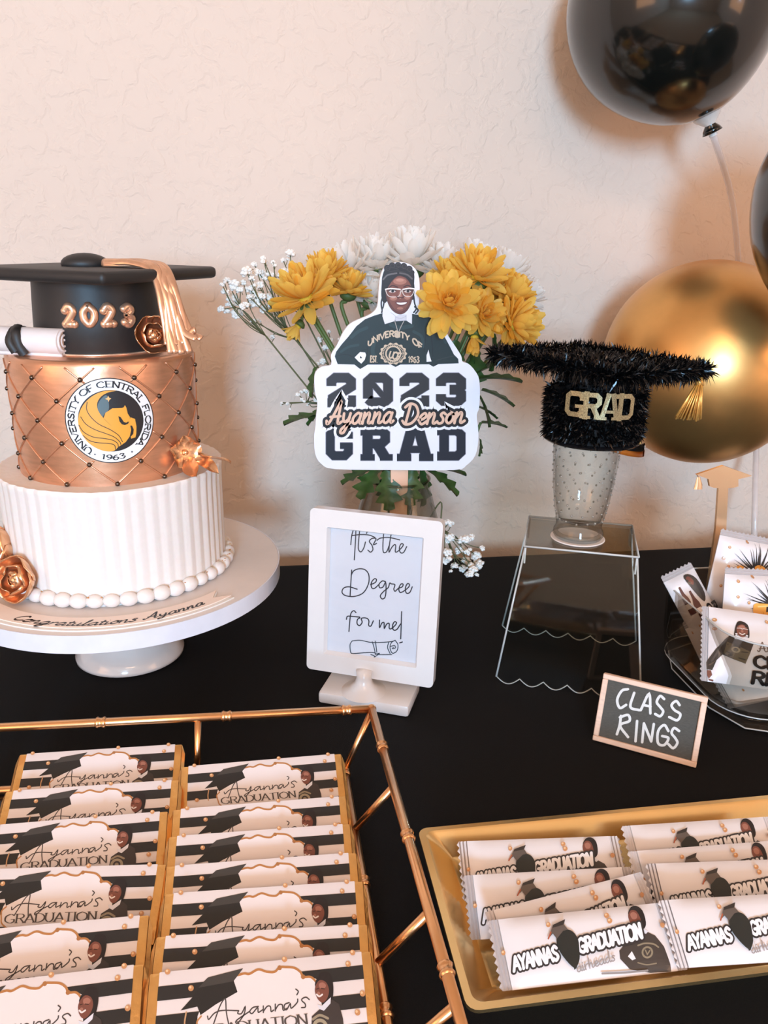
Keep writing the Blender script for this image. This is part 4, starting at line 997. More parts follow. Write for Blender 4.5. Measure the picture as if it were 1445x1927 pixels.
# ------------------------------------------------------------------ clear riser with scalloped feet
M_ACR = clear_mat('clear_acrylic', (242, 243, 240), 1.1, .04, .25)
M_ACE = mat('acrylic_edge', (206, 206, 202), .15, var=.03, coat=.5)
rs = thing('acrylic_riser', 'clear acrylic display riser with scalloped feet', 'display riser', (.308, .692, 0), (0, 0, R(-21.5)))
ZR = .14
def panel(name, yt, yb, ht, hb, n, drop):
    """flared front or back: straight top, scalloped foot"""
    bm = bmesh.new(); th = .0025; top = []; bot = []; N = n*12
    for i in range(N+1):
        t = i/N; x = -hb+2*hb*t; z = .0012+drop*(1-abs(math.sin(PI*n*t)))
        bot.append((x, yb+(yt-yb)*z/ZR, z)); top.append((-ht+2*ht*t, yt, ZR))
    V = []; F = []
    for d in (0, th):
        V += [(x, y+d, z) for x, y, z in top]+[(x, y+d, z) for x, y, z in bot]
    M_ = N+1
    for i in range(N):
        F.append((i, i+1, M_+i+1, M_+i)); F.append((2*M_+i, 3*M_+i, 3*M_+i+1, 2*M_+i+1))
    me = mesh(name, V, F, False)
    o = link(name, me, M_ACR, rs)
    ed = MB(); ed.tube([(x, y+th/2, z) for x, y, z in bot], .0006, 5); 
    ed.tube([(-ht, yt+th/2, ZR), (-hb, yb+th/2, bot[0][2])], .0010, 5); ed.tube([(ht, yt+th/2, ZR), (hb, yb+th/2, bot[-1][2])], .0010, 5)
    link('panel_edge', ed.me('edge'), M_ACE, o)
panel('front_panel', -.035, -.0555, .0515, .069, 6, .0065); panel('back_panel', .048, .056, .0515, .072, 6, .007)
link('top_plate', bevel_box('top', -.0525, .0525, -.036, .052, ZR, ZR+.003, .0006, 1), M_ACR, rs)
ed = MB()
for a, b in (((-.0525, -.036), (.0525, -.036)), ((-.0525, .052), (.0525, .052)), ((-.0525, -.036), (-.0525, .052)), ((.0525, -.036), (.0525, .052))): ed.tube([(a[0], a[1], ZR+.0015), (b[0], b[1], ZR+.0015)], .0011, 5)
link('plate_edge', ed.me('edge'), M_ACE, rs)
for sx in (-1, 1):
    for yy in (-.036, .034):
        t_ = MB().box(sx*.0512-.0008, sx*.0512+.0008, yy, yy+.017, ZR-.016, ZR); link('corner_tab', t_.me('tab', False), M_ACE if yy < 0 else M_ACR, rs)

# ------------------------------------------------------------------ drinking glass on a white coaster
GX, GY, GZ = .304, .690, ZR+.0031
co = link('coaster', MB().lathe([(0, 0), (.0255, 0), (.0262, .0006), (.0255, .0014), (0, .0014)], 48).me('coaster', True, 40), mat('white_paper_disc', (236, 224, 214), .6, var=.02))
co.location = (GX, GY, GZ); tag(co, 'thin white round coaster under the drinking glass', 'coaster')
M_GLS = clear_mat('clear_glass', (253, 253, 251), .65, .015, .28)
GZ += .0016
ghz = at(1113, 830, Y=GY).z-GZ
dg = thing('drinking_glass', 'clear drinking glass with raised dots standing on the riser', 'glass', (GX, GY, GZ))
gp = [(.0, .0003), (.0225, .0003), (.0242, .003), (.0238, .007), (.0215, .011), (.0225, .018), (.0255, .032), (.0285, .055), (.0305, .078), (.0312, .095), (.0312, ghz)]
gi = [(.0295, ghz), (.0297, .09), (.0288, .078), (.0268, .055), (.0238, .032), (.0200, .018), (.0, .012)]
link('glass_body', MB().lathe(gp+gi, 56).me('glass_body'), M_GLS, dg)
link('rim', MB().lathe([(.0304+.0011*math.cos(a), ghz+.0011*math.sin(a)) for a in [2*PI*i/8 for i in range(9)]], 48).me('rim'), M_GLS, dg)
link('glass_foot', MB().lathe([(.0215+.0022*math.cos(a), .0045+.0022*math.sin(a)) for a in [2*PI*i/8 for i in range(9)]], 48).me('foot'), M_GLS, dg)
db = MB(); rnd = random.Random(4)
def gr(z):
    for (r0, z0), (r1, z1) in zip(gp[5:], gp[6:]):
        if z0 <= z <= z1: return r0+(r1-r0)*(z-z0)/(z1-z0)
    return .03
for k in range(9):
    for i in range(15):
        z = .02+k*.0088+rnd.uniform(-.001, .001); a = 2*PI*(i+.5*(k % 2))/15+rnd.uniform(-.05, .05)
        db.ball((gr(z)*math.cos(a), gr(z)*math.sin(a), z), .0011, 6, 4)
o = link('raised_dots', db.me('dots'), mat('glass_dot', (150, 140, 126), .08, var=.1, coat=1), dg); o['kind'] = 'stuff'

# ------------------------------------------------------------------ tinsel graduation cap headband set on the glass
M_TIN = mat('black_tinsel', (15, 15, 16), .22, .35, var=.4, vscale=300)
M_BLKF = mat('black_felt', (12, 12, 13), .8, var=.1)
cz = at(1133, 678, Y=.70).z
tc_ = thing('tinsel_graduation_cap', 'black tinsel graduation cap with glitter GRAD letters on top of the glass', 'hat', (GX+.003, GY-.001, 0), (0, 0, R(-14)))
base_z = GZ+ghz
def fibres(pts_n, L, n, seed, w=.0007):
    """tinsel strips standing off given points along their directions"""
    rnd = random.Random(seed); V = []; F = []
    for _ in range(n):
        p, d = pts_n(rnd); d = (d+Vector((rnd.gauss(0, .5), rnd.gauss(0, .5), rnd.gauss(0, .5)))).normalized()
        l = L*rnd.uniform(.55, 1.15); sd = d.cross(Vector((rnd.gauss(0, 1), rnd.gauss(0, 1), rnd.gauss(0, 1)))).normalized()*w
        k = len(V); m = p+d*l*.55+sd*.2; e = p+d*l+Vector((0, 0, -l*.12))
        V += [p-sd, p+sd, m+sd, m-sd, e]; F += [(k, k+1, k+2, k+3), (k+3, k+2, k+4)]
    return mesh('fibres', V, F, False)
s_b = .098
cor = [Vector((-s_b, 0, 0)), Vector((0, -s_b*.86, 0)), Vector((s_b, 0, 0)), Vector((0, s_b*.86, 0))]
zb_ = cz
tilt = Matrix.Rotation(R(2.5), 3, 'Y')
def board_pt(p): return tilt @ p+Vector((0, 0, zb_))
bd_me = MB(); cs = [board_pt(c*.97) for c in cor]; bd_me.add([c+Vector((0, 0, -.0015)) for c in cs]+[c+Vector((0, 0, .0015)) for c in cs], [(0, 3, 2, 1), (4, 5, 6, 7)]+[(i, (i+1) % 4, 4+(i+1) % 4, 4+i) for i in range(4)])
o_b = link('mortarboard', bd_me.me('board', False), M_BLKF, tc_)
def edge_pt(rnd):
    i = rnd.randrange(4); t = rnd.random(); p = cor[i].lerp(cor[(i+1) % 4], t)*rnd.uniform(.93, 1.0)
    a = rnd.uniform(0, 2*PI); out = p.normalized(); d = out*math.cos(a)+Vector((0, 0, 1))*math.sin(a)
    return board_pt(p)+d*.002, d
def top_pt(rnd):
    i = rnd.randrange(4); p = cor[i].lerp(cor[(i+1) % 4], rnd.random())*math.sqrt(rnd.random())
    return board_pt(p)+Vector((0, 0, .001)), Vector((0, 0, .55))+p.normalized()*.6
f1 = link('tinsel_fringe', fibres(edge_pt, .0115, 6500, 1), M_TIN, o_b); f1['kind'] = 'stuff'
f2 = link('tinsel_cover', fibres(top_pt, .009, 2200, 2), M_TIN, o_b); f2['kind'] = 'stuff'
rc_t, rc_b = .0335, .0445; zc0, zc1, zc2 = base_z+.003, base_z+.049, zb_-.001
link('crown', MB().lathe([(rc_b-.004, zc0), (rc_b-.004, zc1), (rc_t-.002, zc1+.003), (rc_t-.002, zc2), (0, zc2)], 40).me('crown', True, 40), M_BLKF, tc_)
def low_pt(rnd):
    a = rnd.uniform(0, 2*PI); z = rnd.uniform(zc0+.005, zc1+.002); d = Vector((math.cos(a), math.sin(a), 0))
    return d*(rc_b-.003)+Vector((0, 0, z)), d*.7+Vector((0, 0, rnd.uniform(-.7, .4)))
def up_pt(rnd):
    a = rnd.uniform(0, 2*PI); z = rnd.uniform(zc1, zc2); d = Vector((math.cos(a), math.sin(a), 0))
    return d*(rc_t-.003)+Vector((0, 0, z)), d
f3 = link('band_tinsel', fibres(low_pt, .0085, 5200, 3), M_TIN, tc_); f3['kind'] = 'stuff'
f4 = link('crown_tinsel', fibres(up_pt, .0075, 2000, 4), M_TIN, tc_); f4['kind'] = 'stuff'
link('base_rim', MB().lathe([(rc_b-.012, base_z+.0018), (rc_b-.001, base_z+.0018), (rc_b+.0008, base_z+.0035), (rc_b-.001, base_z+.0052), (rc_b-.012, base_z+.0052)], 48).me('rim', True, 50), mat('black_satin', (20, 20, 22), .25, var=.05, coat=.4), tc_)
M_GLIT = mat('holographic_glitter', (240, 204, 160), .3, .7, var=.5, vscale=1400)
M_GOLDT = mat('gold_tassel_thread', (232, 176, 92), .35, .6, var=.15, vscale=400)
angc = math.atan2(-GY, -GX)
for ch, px in (('G', 1075), ('R', 1108), ('A', 1141), ('D', 1171)):
    wd = BLK[ch][0]; la = Art(); hh = .0245; sx_ = .0205/wd
    m = MB(); a0, _z = on_cyl(px, 764, GX, GY, rc_b+.004); a0 -= R(-14)
    zc = at(px, 764, Y=GY-rc_b).z
    for w, stt in BLK[ch][1]: la.rib([(p[0]*sx_-.0103, (p[1]-.5)*hh) for p in stt], w*.0165, (220, 180, 120), 0, cap=False)
    bm = bmesh.new(); vs = [bm.verts.new((x, y, 0)) for x, y, l in la.V]
    for q in la.F:
        try: bm.faces.new([vs[i] for i in q])
        except ValueError: pass
    bmesh.ops.solidify(bm, geom=bm.faces[:], thickness=.0012)
    for v in bm.verts:
        a_ = a0+v.co.x/(rc_b+.004); rr = rc_b+.0045+v.co.z; v.co = (rr*math.cos(a_), rr*math.sin(a_), zc+v.co.y)
    link('glitter_letter', from_bm('letter', bm, False), M_GLIT, tc_)
# tassel at the right corner
tp0 = board_pt(cor[2]*.90); tt = link('tassel', MB().tube([tp0+Vector((.0, -.006, -.006)), tp0+Vector((0, -.008, -.013))], [.0032, .0045], 12).me('knot'), M_GOLDT, tc_)
sk = MB(); rnd = random.Random(8)
for i in range(46):
    a = rnd.uniform(0, 2*PI); q = math.sqrt(rnd.random()); t0_ = tp0+Vector((.003*q*math.cos(a), -.008+.003*q*math.sin(a), -.012)); t1_ = tp0+Vector((-.006+.0125*q*math.cos(a), -.009+.007*q*math.sin(a), -.043+rnd.uniform(-.002, .002)))
    sk.tube([t0_, t0_.lerp(t1_, .5), t1_], .0009, 5)
o = link('skirt', sk.me('skirt'), M_GOLDT, tt); o['kind'] = 'stuff'
# headband strap, black with white dots over orange, seen behind the glass
st_ = MB(); so = MB()
for (m_, w0, w1, rr, dz_) in ((st_, -.002, .005, .047, 0.0), (so, -.0075, -.0015, .0475, 0.0)):
    n = 36; V = []; F = []
    for i in range(n+1):
        a = R(-14+i*112/n); d = -.010*math.sin(PI*i/n)
        for q in (rr, rr+.0012):
            for w in (w0, w1): V.append((q*math.cos(a), q*math.sin(a), base_z-.002+w+d))
    for i in range(n):
        k = i*4; F += [(k, k+4, k+5, k+1), (k+2, k+3, k+7, k+6), (k, k+2, k+6, k+4), (k+1, k+5, k+7, k+3)]
    m_.add(V, F)
h1 = link('headband', st_.me('strap'), M_BLKF, tc_); link('orange_band', so.me('strap'), mat('orange_plastic', (236, 128, 42), .35, var=.05), h1)
dt = MB()
for i in range(24):
    a = R(-12+i*4.5); d = -.010*math.sin(PI*(i/24)); dt.ball((.0483*math.cos(a), .0483*math.sin(a), base_z+(.0005 if i % 2 else .0018)-.002+d), .0007, 6, 4)
o = link('white_dots', dt.me('dots'), M_WPL, h1); o['kind'] = 'stuff'

# ------------------------------------------------------------------ small chalkboard
ch = thing('chalkboard_sign', 'small chalkboard in a pale wood frame reading CLASS RINGS', 'sign', (.3182, .5397, .0006), (0, 0, -.6029))
CW, CH_, leanc = .0866, .0603, .3274
TC = Matrix.Rotation(-leanc, 4, 'X')
def onc(x, y, z): return TC @ Vector((x, z, y))
M_PALE = mat('pale_wood', (238, 204, 180), .55, var=.08, vscale=60, aniso=(1, 8, 8))
M_SLATE = mat('chalk_slate', (84, 81, 74), .85, var=.18, vscale=90, aniso=(4, 30, 30))
fwid = .0047
for nm_, (x0, x1, y0, y1) in (('frame_rail', (-CW/2, CW/2, 0, fwid)), ('frame_rail', (-CW/2, CW/2, CH_-fwid, CH_)), ('frame_stile', (-CW/2, -CW/2+fwid, fwid, CH_-fwid)), ('frame_stile', (CW/2-fwid, CW/2, fwid, CH_-fwid))):
    me = bevel_box(nm_, x0, x1, -.0022, .0042, y0, y1, .0006, 1); me.transform(TC); link(nm_, me, M_PALE, ch)
me = MB().box(-CW/2+.003, CW/2-.003, 0, .0028, .003, CH_-.003).me('slate', False); me.transform(TC); sl = link('slate', me, M_SLATE, ch)
hc = homography([(627, 842), (1147, 962), (1085, 1315), (570, 1172)], [(-CW/2, CH_), (CW/2, CH_), (CW/2, 0), (-CW/2, 0)])
la = Art(hc)
for s_ in ([(745,922),(715,930),(692,975),(705,1015),(736,1000)], [(776,940),(757,1010),(801,1026)], [(808,1026),(850,945),(856,1042)], [(822,1000),(857,1008)], [(925,970),(905,955),(888,985),(905,1010),(920,1032),(905,1056),(880,1045)], [(1002,1000),(985,980),(962,1000),(976,1025),(1006,1046),(990,1076),(950,1060)],
           [(710,1055),(704,1100),(690,1146)], [(705,1062),(745,1050),(752,1080),(706,1102),(745,1160)], [(790,1080),(786,1130),(782,1181)], [(815,1186),(824,1092)], [(824,1092),(860,1182)], [(860,1182),(873,1095)], [(946,1130),(925,1100),(895,1130),(894,1190),(925,1200),(946,1166),(915,1155)], [(1000,1130),(975,1115),(962,1140),(980,1165),(991,1190),(970,1216),(945,1195)]):
    la.rib(s_, 13, (226, 224, 218), 5)
la.build('chalk_lettering', M_PRINT, sl, lambda x, y, z: onc(x, y, -.0003-z))
me = bevel_box('support', -.011, .011, -.0012, .0012, 0, .049, .0004, 1); me.transform(Matrix.Translation((0, .0455, .0004)) @ Matrix.Rotation(R(27), 4, 'X')); link('support_leg', me, M_PALE, ch)
# ------------------------------------------------------------------ balloons on a clear stand
M_BBL = mat('black_latex', (17, 19, 17), .16, var=.03, coat=.5)
M_GBL = mat('gold_chrome_latex', (226, 172, 104), .36, .9, var=.03)
M_TUBE = clear_mat('clear_tube', (236, 228, 222), 1.0, .1, .25)
M_TUBE = mat('frosted_tube', (240, 228, 222), .18, var=.04, coat=.6)
M_TUBE.node_tree.nodes['Principled BSDF'].inputs['Alpha'].default_value = .55
M_CUP = mat('frosted_cup', (226, 220, 212), .2, var=.05, coat=.4)
def balloon(name, c, rad, neck, m, label, stretch=1.12):
    o = thing(name, label, 'balloon', c, Vector(neck).to_track_quat('Z', 'Y').to_euler())
    pr = []
    for i in range(33):
        t = PI*i/32; z = -math.cos(t); r = math.sin(t)
        if z > 0: z *= stretch+.03*z; r *= 1-.10*z**3
        pr.append((max(r*rad, .0), z*rad))
    pr = pr[:-2]+[(rad*.055, rad*(stretch+.0)), (rad*.045, rad*(stretch+.05))]
    link('skin', MB().lathe(pr, 72).me('skin'), m, o)
    zt = rad*(stretch+.05)
    link('knot', MB().lathe([(rad*.045, zt), (rad*.07, zt+.003), (rad*.05, zt+.007), (rad*.085, zt+.012), (rad*.10, zt+.016), (rad*.05, zt+.013), (0, zt+.010)], 24).me('knot'), m, o)
    return o, Vector(c)+Vector(neck).normalized()*(zt+.008)
gc = at(1325, 684, Y=.915)
hub = at(1424, 792, Y=1.046); gdir = (hub-gc).normalized()
nb = Vector((.46, -.05, -.88)).normalized()
bc = at(1265, 16, Y=.93)
_, n1 = balloon('balloon', bc, .1115, nb, M_BBL, 'large glossy black balloon at the top with a clear cup under its neck', 1.02)
_, n2 = balloon('balloon', gc, .1225, gdir, M_GBL, 'shiny gold balloon behind the tinsel cap', 1.05)
b3 = at(1637, 368, Y=.72)
_, n3 = balloon('balloon', b3, .1015, (.0, .1, -1), M_BBL, 'second black balloon on a clear stand, cut off beside the gold one', 1.30)
bs = at(1415, 1062, Z=.0)
bs_o = thing('balloon_stand', 'clear balloon stand with tube arms rising behind the gold balloon', 'balloon stand', (bs.x, min(bs.y, .93), 0))
O = Vector(bs_o.location)
link('base', MB().lathe([(0, .0005), (.05, .0005), (.052, .003), (.045, .010), (.012, .014), (.008, .022), (0, .022)], 40).me('base', True, 50), M_CUP, bs_o)
link('pole', MB().tube([Vector((0, 0, .015)), hub-O], .0042, 12).me('pole'), M_TUBE, bs_o)
link('hub', MB().ball(hub-O, .009, 14, 9).me('hub'), M_CUP, bs_o)
def arm(pts): link('arm', MB().tube([Vector(p)-O for p in cr([tuple(p) for p in pts], 6)], .0038, 12).me('arm'), M_TUBE, bs_o)
c1 = n1+nb*.004
arm([c1, at(1376, 370, Y=.985), at(1391, 505, Y=1.025), at(1404, 640, Y=1.046), hub])
arm([hub, hub.lerp(n2, .5), n2]); arm([hub, hub+Vector((.06, -.02, -.015)), n3+Vector((.03, .06, -.05)), n3])
def cup(p, d):
    q = Vector(d).to_track_quat('Z', 'Y'); m = MB().lathe([(.020, -.014), (.0135, -.004), (.0048, .004), (.0046, .016), (.0040, .016), (.0040, .003), (.012, -.005), (.0185, -.0135), (.020, -.014)], 28)
    me = m.me('cup', True, 50); me.transform(Matrix.Translation(Vector(p)-O) @ q.to_matrix().to_4x4()); link('cup', me, M_CUP, bs_o)
    rg = MB().lathe([(.0105+.0014*math.cos(a), .0005+.0014*math.sin(a)) for a in [2*PI*i/8 for i in range(9)]], 24)
cup(n1-nb*.004, nb); cup(n2, gdir); cup(n3, (0, .1, -1))

# ------------------------------------------------------------------ clear bowl, gold topper and ring candies
M_BOWL = clear_mat('clear_plastic', (246, 243, 238), .6, .06, .35)
bx, by, bh = .4850, .6290, .0925
bo_ = thing('candy_bowl', 'clear rounded plastic bowl holding the ring candies', 'bowl', (bx, by, 0))
def ring_pts(hx, hy, r, z, n=8): return [(p[0], p[1], z) for p in rrect(-hx, hx, -hy, hy, r, n)]
def loft(rings, close_first=False, close_last=False):
    m = MB(); n = len(rings[0]); V = [p for r in rings for p in r]; F = []
    for k in range(len(rings)-1):
        for i in range(n): F.append((k*n+i, k*n+(i+1) % n, (k+1)*n+(i+1) % n, (k+1)*n+i))
    if close_first: F.append(tuple(range(n))[::-1])
    if close_last: F.append(tuple((len(rings)-1)*n+i for i in range(n)))
    return m.add(V, F)
wall_ = [ring_pts(.074, .074, .045, .012), ring_pts(.080, .080, .045, .018), ring_pts(.083, .083, .045, .045), ring_pts(.085, .085, .045, bh), ring_pts(.0862, .0862, .045, bh+.001), ring_pts(.083, .083, .044, bh-.001), ring_pts(.081, .081, .044, .045), ring_pts(.077, .077, .043, .020), ring_pts(.06, .06, .03, .0145)]
link('wall', loft(wall_, True, True).me('wall', True, 60), M_BOWL, bo_)
link('foot', loft([ring_pts(.062, .070, .04, .0006, 2), ring_pts(.073, .084, .05, .0006, 2), ring_pts(.075, .086, .05, .004, 2), ring_pts(.072, .080, .05, .012, 2), ring_pts(.062, .070, .04, .012, 2)]).me('foot', False), M_BOWL, bo_)
def wire(pts, r, m, par, name, closed=True):
    P = list(pts)+([pts[0], pts[1]] if closed else []); return link(name, MB().tube(P, r, 6, False).me(name), m, par)
wire(ring_pts(.0856, .0856, .045, bh+.0005), .0009, M_ACE, bo_, 'rim'); wire(ring_pts(.0748, .0858, .05, .0042, 2), .0007, M_ACE, bo_, 'foot_edge'); wire(ring_pts(.0795, .0795, .045, .0165), .0006, M_ACE, bo_, 'base_edge')

M_GACR = mat('gold_mirror_acrylic', (255, 212, 168), .2, .7, var=.03)
M_GEDG = mat('gold_acrylic_edge', (176, 108, 44), .3, .6, var=.05)
tpy = .700; t0 = at(1356, 1090, Y=tpy); t0.z = .0155
gt = thing('gold_topper', 'mirrored gold graduation cap topper on a stick in the candy bowl', 'topper', t0)
def T3(x, y): p = at(1235+x*210/1445, 860+y*250/1720, Y=tpy); return (p.x-t0.x, p.z-t0.z)
ol = [T3(*p) for p in [(520,230),(870,112),(1240,245),(1062,288),(1062,380),(1000,398),(930,404),(905,930)]]
bt = [(T3(880, 1240)[0], .0), (T3(745, 1240)[0], .0)]
ol += [(T3(885, 1400)[0], 0.0), (T3(730, 1400)[0], 0.0)]+[T3(*p) for p in [(770,930),(805,404),(740,398),(692,380),(676,288)]]
link('cap_plate', prism('cap', ol, (), 0, .0032), M_GACR, gt)
q0, q1, q2 = T3(535, 234), T3(555, 265), T3(560, 345)
m = MB().tube([(q0[0], .0016, q0[1]), (q1[0], .0016, q1[1])], .0006, 6); m.tube([(q1[0], .0016, q1[1]), (q2[0], .0016, q2[1]-.002), (q2[0], .0016, q2[1]-.006)], [.0016, .0042, .0048], 12, True, ((0, 1, 0), .45))
link('tassel', m.me('tassel', True, 40), M_GACR, gt)

M_WRAP = mat('white_wrapper', (236, 228, 226), .28, var=.015, vscale=30, bump=.05, bscale=40, coat=.3)
M_WPRT = print_mat('wrapper_ink', .3, 0, .3)
def pack_y(x, z, Wp, Hp, th, cr_=.008):
    """half thickness of a filled pouch at a point of its face"""
    u = min(1, max(0, (Wp/2-cr_-abs(x))/(Wp*.12))); v = min(1, max(0, (Hp/2-abs(z-Hp/2))/(Hp*.30)))
    return .0005+th*(1-(1-u)**2)**.6*(1-(1-v)**2)**.5*(1+.06*math.sin(x*190)*math.sin(z*160))
def pouch(root, Wp, Hp, th, teeth, crimp='x'):
    """front and back film with toothed crimps at the two ends; crimp z puts them at top and bottom"""
    nx, nz = 26, 10; V = []; F = []
    A_, B_ = (Wp, Hp) if crimp == 'x' else (Hp, Wp)
    P = (lambda a, y, b: (a, y, b+Hp/2)) if crimp == 'x' else (lambda a, y, b: (b, y, a+Hp/2))
    for sgn in (-1, 1):
        for i in range(nx+1):
            for j in range(nz+1):
                a = -A_/2+.007+(A_-.014)*i/nx; b = -B_/2+B_*j/nz
                V.append(P(a, sgn*pack_y(a, b+B_/2, A_, B_, th), b))
    n1 = (nx+1)*(nz+1)
    for i in range(nx):
        for j in range(nz):
            a = i*(nz+1)+j; F.append((a, a+nz+1, a+nz+2, a+1)); F.append((n1+a, n1+a+1, n1+a+nz+2, n1+a+nz+1))
    bm = bmesh.new(); vs = [bm.verts.new(v) for v in V]
    for f in F: bm.faces.new([vs[k] for k in f])
    bmesh.ops.remove_doubles(bm, verts=bm.verts[:], dist=1e-6)
    bmesh.ops.recalc_face_normals(bm, faces=bm.faces[:])
    link('film', from_bm('film', bm), M_WRAP, root)
    for s in (-1, 1):
        m = MB(); k = teeth*2; e0 = s*(A_/2-.0073); rows = []
        for c in range(6):
            a = e0+s*.0058*c/5; rows.append([P(a, -.0006 if c % 2 else .0002, -B_/2+B_*j/k) for j in range(k+1)])
        rows.append([P(e0+s*(.0074 if j % 2 else .0058), 0, -B_/2+B_*j/k) for j in range(k+1)])
        V = [p for r in rows for p in r]; n = k+1
        F = [(r*n+j, r*n+j+1, (r+1)*n+j+1, (r+1)*n+j) for r in range(6) for j in range(k)]
        bm = bmesh.new(); vs = [bm.verts.new(v) for v in V]
        for f in F: bm.faces.new([vs[q] for q in f])
        bmesh.ops.solidify(bm, geom=bm.faces[:], thickness=.0004)
        link('crimped_end', from_bm('crimp', bm, False), M_WRAP, root)
GOLDDOT = (206, 146, 96)
def gold_dots(a, pts, r, ry=None):
    for x, y in pts:
        a.disc((x, y), r, GOLDDOT, 14, ry)
    a.up()
    for x, y in pts: a.disc((x-r*.25, y-r*.3), r*.45, (240, 200, 156), 10)
    a.up()
def small_woman(a, T):
    """printed half figure in a dark sweater, in its own sheet units"""
    P = lambda pts: [T(*p) for p in pts]
    a.poly(P([(1100,332),(1150,330),(1205,352),(1252,402),(1286,480),(1296,514),(1190,526),(1080,516),(1026,470),(1020,430),(1060,385)]), (68, 60, 55)); a.up()
    a.poly(P([(1064,250),(1078,214),(1108,205),(1140,232),(1157,290),(1150,318),(1132,322),(1112,300),(1090,262)]), HAIR, 3); a.up()
    a.poly(P([(1064,258),(1078,230),(1104,232),(1124,262),(1132,296),(1114,318),(1090,312),(1072,288)]), SKIN, 3); a.up(); a.poly(P([(1074,250),(1092,238),(1110,252),(1106,272),(1086,274)]), SKHI, 3)
    a.rib(P([(1088,290),(1098,296),(1108,290)]), (T(1,0)[0]-T(0,0)[0])*7 or 1, (238, 226, 220), 3); a.up()
    a.poly(P([(1110,326),(1124,320),(1146,322),(1170,332),(1158,346),(1130,338)]), COLR)
    c = T(1166, 434); k = abs(T(1,0)[0]-T(0,0)[0])
    a.ring(c, 20*k, 29*k, (146, 132, 108), 24); a.rib(P([(1118,402),(1150,392),(1196,394),(1222,408)]), 8*k, (146, 132, 108), 4); a.rib(P([(1120,484),(1166,492),(1214,484)]), 6*k, (136, 122, 100), 4)
    a.rib(P([(1156,424),(1166,444),(1178,426)]), 6*k, (146, 132, 108), 0); a.poly(P([(1066,456),(1086,430),(1108,466),(1090,474)]), (236, 232, 230)); a.up()
def burst(a, c, r, seed, up_=1.0):
    rnd = random.Random(seed)
    for i in range(26):
        t = -PI*(i+.5)/26*1.1+.15; L = r*rnd.uniform(.75, 1.15); bend = rnd.uniform(-.12, .12); w = .085
        p0 = (c[0]+r*.30*math.cos(t-w), c[1]+r*.30*math.sin(t-w)); p1 = (c[0]+r*.30*math.cos(t+w), c[1]+r*.30*math.sin(t+w))
        a.poly([p0, (c[0]+L*math.cos(t+bend), c[1]+L*math.sin(t+bend)), p1], (30, 28, 30))
    a.disc(c, r*.36, (38, 36, 36), 24); a.up()
def place(name, label, c, yaw, lean, roll, group):
    Mx = Matrix.Rotation(yaw, 4, 'Z') @ Matrix.Rotation(-lean, 4, 'X') @ Matrix.Rotation(roll, 4, 'Y')
    o = thing(name, label, 'candy', (0, 0, 0), Mx.to_euler(), group); return o, Mx
def candy(label, px, py, Y, Wp, Hp, yaw, lean, roll, crimp, art_fn, th=.007):
    o, Mx = place('ring_candy', label, None, R(yaw), R(lean), R(roll), 'ring candies in the clear bowl')
    o.location = at(px, py, Y=Y)-(Mx.to_3x3() @ Vector((0, 0, Hp/2)))
    pouch(o, Wp, Hp, th, int((Hp if crimp == 'x' else Wp)/.0042), crimp)
    a = Art(lambda x, y: ((x-.5)*Wp, (1-y)*Hp)); art_fn(a, Wp, Hp)
    def f(x, y, z):
        d = pack_y(x, y, Wp, Hp, th) if crimp == 'x' else pack_y(y-Hp/2, x+Wp/2, Hp, Wp, th)
        return (x, -d-.0004-z, y)
    cuts = [((Wp*(i/16-.5), 0, 0), (1, 0, 0)) for i in range(1, 16)]+[((0, Hp*i/14, 0), (0, 1, 0)) for i in range(1, 14)]
    a.build('printed_label', M_WPRT, o, f, cuts, 8e-6)
    return o
def art_burst(a, Wp, Hp):
    k = Hp/Wp
    burst(a, (.52, .46), .36, 3); 
    a.poly([(.22,.44),(.30,.38),(.42,.44),(.40,.50),(.26,.52)], (240, 164, 62), 3); a.poly([(.44,.42),(.50,.34),(.60,.36),(.62,.46),(.52,.50),(.45,.48)], (244, 170, 66), 3); a.up()
    a.poly([(.24,.44),(.31,.40),(.36,.43),(.30,.45)], (252, 206, 128), 3); a.poly([(.47,.41),(.52,.37),(.56,.40),(.51,.43)], (252, 206, 128), 3); a.up()
    gold_dots(a, [(.12,.20),(.08,.34),(.15,.42),(.34,.10),(.70,.12),(.90,.22),(.88,.62),(.12,.66)], .018)
    for tx, x0, x1, y in (('CLASS', .28, .86, .72), ('RINGS', .30, .84, .88)):
        adv, ly = lay_text(tx, CAP); caps(a, tx, line_fn((x0, y), (x1, y), adv, .13), .036, (28, 26, 28), ly)
def art_burst2(a, Wp, Hp):
    burst(a, (.62, .44), .40, 9)
    a.poly([(.34,.42),(.46,.40),(.80,.42),(.84,.50),(.76,.60),(.50,.62),(.36,.56)], (242, 172, 72), 2); a.up()
    for x in (.5, .6, .7): a.rib([(x-.06,.44),(x,.58)], .008, (216, 140, 46), 0)
    a.rib([(.40,.44),(.60,.42),(.76,.44)], .016, (252, 208, 130), 3); a.up()
    gold_dots(a, [(.14,.16),(.14,.34),(.28,.40),(.34,.10),(.86,.14),(.18,.66)], .019)
    for tx, x0, x1, y in (('CLASS', .40, .94, .76), ('RINGS', .42, .92, .93)):
        adv, ly = lay_text(tx, CAP); caps(a, tx, line_fn((x0, y), (x1, y), adv, .13), .038, (28, 26, 28), ly)
    adv, ly = lay_text('Ayanna', SCR); script(a, '', line_fn((.08, .90), (.34, .84), adv, .04), .009, (90, 84, 84), ly)
